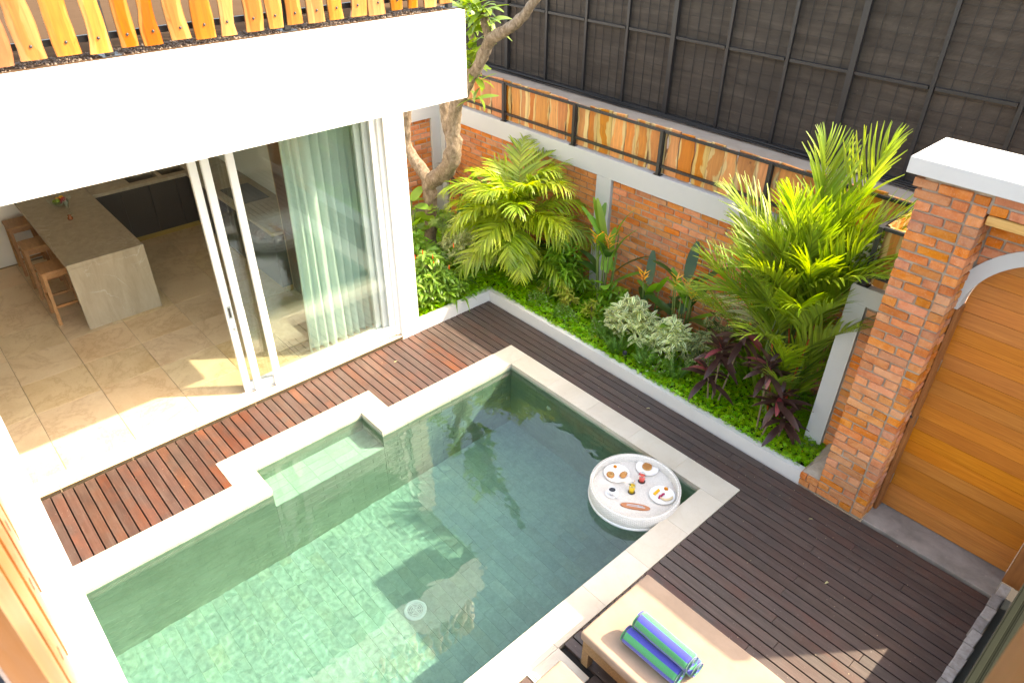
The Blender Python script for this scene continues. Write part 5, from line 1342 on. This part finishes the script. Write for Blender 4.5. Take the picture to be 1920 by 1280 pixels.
# heliconias
hp=lambda t: math.sin(math.pi*min(1,t*.84+.12))**.6
hl=leafmeshes(M['l_mid'],((.46,.115,.18,.35,.0),(.40,.10,.2,.6,.0),(.52,.11,.15,.2,.0)),8,prof=hp); hd=leafmeshes(M['l_dark'],((.46,.12,.2,.6,.0),(.40,.11,.2,.9,.0)),8,prof=hp); hb=leafmeshes(M['l_lime'],((.50,.09,.2,.1,.0),),8,prof=hp)
def heliconia(label,loc,ns,h,nfl,lime=1,sc=1.0,spread=.14):
    r=empty('heliconia',loc,label,'heliconia')
    for k in range(ns):
        a=k*2.4+U(-.4,.4); bx_,by_=spread*math.cos(a)*U(.3,1),spread*.6*math.sin(a)*U(.3,1); hh=h*U(.75,1.05)
        P=[(bx_*.5,by_*.5,-.05),(bx_,by_,hh*.5),(bx_*1.3,by_*1.3,hh)]; part('stem',tube('stem',spline(P,4),lerp_list([.016,.012,.007],9),M['stem'],7),r,local=True)
        for q,(t,el) in enumerate(((.50,.75),(.72,.95),(.98,1.25))):
            az=a+q*3.0+U(-.4,.4); o=part('leaf',random.choice(hl if random.random()<.6 else hd),r,local=True); o.matrix_local=place((bx_*1.1,by_*1.1,hh*t),az,el+U(-.2,.2),U(-.4,.4),sc*U(.8,1.1))
    for k in range(lime):
        o=part('leaf',hb[0],r,local=True); o.matrix_local=place((U(-.12,.05),0,h*.85),2.9+U(-.3,.3),1.2,0,1.0*sc)
    tf=[leaf_geo(1,.20,3,.4,-.25)]
    for k in range(nfl):
        x,y,z=U(-.10,.16),-.06+U(-.06,.06),h*U(.82,1.0); Ms=[]
        part('flower_stalk',tube('flower_stalk',[(x*.6,y*.6,h*.3),(x,y,z)],.006,M['stem'],6),r,local=True)
        for q in range(12): Ms.append(place((x,y,z+.012*q-.05),q*2.6,.45,0,.125*U(.6,1.1)))
        part('flower_head',mesh_scatter('flower_head',tf,Ms,M['f_orange']),r,local=True)
heliconia('tall heliconia with a bright new leaf and orange flowers at the wall post',(1.30,.80,.12),6,1.12,3,2,1.12,.18)
heliconia('small heliconia clump in the middle, against the brick wall',(1.98,.90,.12),2,.72,1,0,.9,.08)
heliconia('dark leaved heliconia with orange flowers before the brick wall, left of red palm',(2.52,.80,.12),5,.92,3,0,1.05,.15)
heliconia('heliconia half hidden behind the feathery palm and the tree',(-1.18,.92,.12),3,.85,2,1,.9,.14)
# purple ti plants
cl=leafmeshes(M['l_purple'],((.30,.062,.22,.9,.0),(.27,.058,.25,1.3,.0),(.33,.066,.2,.6,.0)),7,prof=lambda t: math.sin(math.pi*min(1,t*.9+.07))**.8)
cp=leafmeshes(M['l_pink'],((.26,.06,.25,.9,.0),),7)
def tiplant(label,loc,heads,sc=1.0,pink=1):
    r=empty('ti_plant',loc,label,'ti plant')
    for (x,y,h,n) in heads:
        part('stem',tube('stem',spline([(x*.3,y*.3,-.05),(x*.7,y*.7,h*.5),(x,y,h)],4),.010,M['stembrown'],7),r,local=True)
        for k in range(n):
            t=k/n; o=part('leaf',random.choice(cl),r,local=True); o.matrix_local=place((x,y,h-.12+.16*t),k*2.4+U(-.2,.2),-.1+1.35*t+U(-.1,.1),U(-.3,.3),sc*(1-.3*t)*U(.85,1.1))
        for k in range(pink): o=part('leaf',cp[0],r,local=True); o.matrix_local=place((x,y,h),U(-3,3),U(.0,.6),0,sc*.9)
    return r
tiplant('purple leaved ti plant with two heads, left of the red stemmed palm',(3.40,.24,.12),((0,0,.72,20),(.14,.10,.95,16),(-.08,-.04,.42,14)),1.1,2)
tiplant('dark purple ti plant at the foot of the grey plastered post, tallest head',(4.02,.14,.12),((-.10,.12,.78,20),(.12,.02,.58,20)),1.1,2)
tiplant('low purple ti plant at the corner of kerb and wall post',(4.20,.24,.12),((0,0,.34,18),),1.05,1)
tiplant('thin purple ti plant in the shade behind the tree near the wall corner',(-2.05,.95,.12),((0,0,.95,10),(.3,0,.75,9)),1.0,0)
# spotlight
o=empty('garden_spotlight',(2.24,.17,.14),'small black garden spotlight half buried in the low plants','spotlight')
part('stake',tube('stake',[(0,0,-.05),(0,0,.06)],.008,M['black_metal'],8),o,local=True); part('head',revolve('head',[(.0001,0),(.024,.0),(.028,.055),(.022,.055),(.020,.03),(.0001,.03)],M['black_metal'],16),o,(0,0,.06),rot=(.5,.3,0),local=True)

# ground cover: four-leaflet clover carpet
rs=np.random.RandomState(5)
def carpet(name,label,rects,n,zfun,size,mat):
    P=[]
    ar=[(b-a)*(d-c) for a,b,c,d in rects]; tot=sum(ar)
    for (a,b,c,d),w_ in zip(rects,ar):
        k=int(n*w_/tot); P.append(np.c_[rs.uniform(a,b,k),rs.uniform(c,d,k)])
    P=np.vstack(P); n=len(P)
    Z=np.array([zfun(x,y) for x,y in P])+rs.uniform(-.045,.02,n)
    Z[rs.rand(n)<.03]+=.02
    base_rot=rs.uniform(0,6.28,n); S=size*rs.uniform(.6,1.25,n); tiltx=rs.normal(0,.30,n); tilty=rs.normal(0,.30,n)
    V=np.zeros((n,4,4,3)); lf=np.array([(0.05,0,0),(.55,-.36,.10),(1.0,0,.02),(.55,.36,.10)])
    for q in range(4):
        a=base_rot+q*math.pi/2; ca,sa=np.cos(a),np.sin(a)
        for v in range(4):
            x,y,z=lf[v]; X=(x*ca-y*sa)*S; Y=(x*sa+y*ca)*S; Zz=z*S
            V[:,q,v,0]=P[:,0]+X; V[:,q,v,1]=P[:,1]+Y; V[:,q,v,2]=Z+Zz+X*tiltx+Y*tilty
    V=V.reshape(-1,3); nf=n*4
    me=bpy.data.meshes.new(name); me.vertices.add(len(V)); me.vertices.foreach_set('co',V.astype(np.float32).ravel())
    me.loops.add(nf*4); me.loops.foreach_set('vertex_index',np.arange(nf*4,dtype=np.int32)); me.polygons.add(nf)
    me.polygons.foreach_set('loop_start',np.arange(0,nf*4,4,dtype=np.int32)); 
    try: me.polygons.foreach_set('loop_total',np.full(nf,4,dtype=np.int32))
    except Exception: pass
    me.update(calc_edges=True); at=me.attributes.new('lv','FLOAT','POINT'); at.data.foreach_set('value',np.repeat(rs.rand(n),16).astype(np.float32))
    me.materials.append(mat); o=part(name,me); tag(o,label,kind='stuff'); return o
def gz(x,y):
    return .185+.045*mnoise.noise(Vector((x*2.3,y*2.3,3)))+.035*mnoise.noise(Vector((x*7,y*7,1)))+(.0 if y>.12 else -.012)
carpet('ground_cover','bright green clover like ground cover filling the planted bed',[(-.05,4.60,.075,1.17),(-2.5,-.05,-.1,1.17),(-2.3,-.075,-1.1,-.1)],40000,gz,.021,M['l_ground'])
carpet('kerb_spill','ground cover leaves spilling over the inner edge of the kerb',[(-.02,4.55,.045,.085),(-.085,-.02,-.45,.06)],900,lambda x,y:.172+.02*mnoise.noise(Vector((x*5,y*5,2))),.018,M['l_ground'])
carpet('yellow_flowers','tiny yellow flowers dotted through the ground cover',[(.2,4.55,.10,.7)],46,lambda x,y: gz(x,y)+.045,.008,M['f_orange'])

# pale flakes and dry bits lying about on the deck boards
pm=[]
for k in range(110):
    x,y=(U(0.05,.95),U(-5.0,-.05)) if k%3==0 else (U(.2,6.2),U(-.45,-.03)) if k%3==1 else (U(4.35,6.25),U(-3.0,-.05))
    if x<1 and JY0-.05<y<JY1+.05: continue
    pm.append(Matrix.Translation((x,y,.004))@Euler((0,0,U(0,6))).to_matrix().to_4x4()@Matrix.Diagonal((U(.002,.006),U(.002,.004),.002,1)))
part('deck_flakes',mesh_scatter('deck_flakes',[ico],pm,M['banana'],False),kind='stuff',label='pale flakes and dry bits scattered on the deck boards')
for k,(x,y) in enumerate(((.35,-1.75),(2.9,-.22),(5.35,-.9),(4.9,-.35))):
    o=part('dry_leaf',leafmeshes(M['l_dry'],((.07,.018,.4,.9,.2),),5)[0],None,(x,y,.006),rot=(0,0,U(0,6)))
    tag(o,('curled pale dry leaf on the boards beside the glass doors','small dry leaf on the narrow deck along the kerb','dry leaf on the wide deck before the gate','dry leaf on the deck near the pillar foot')[k],'leaf')
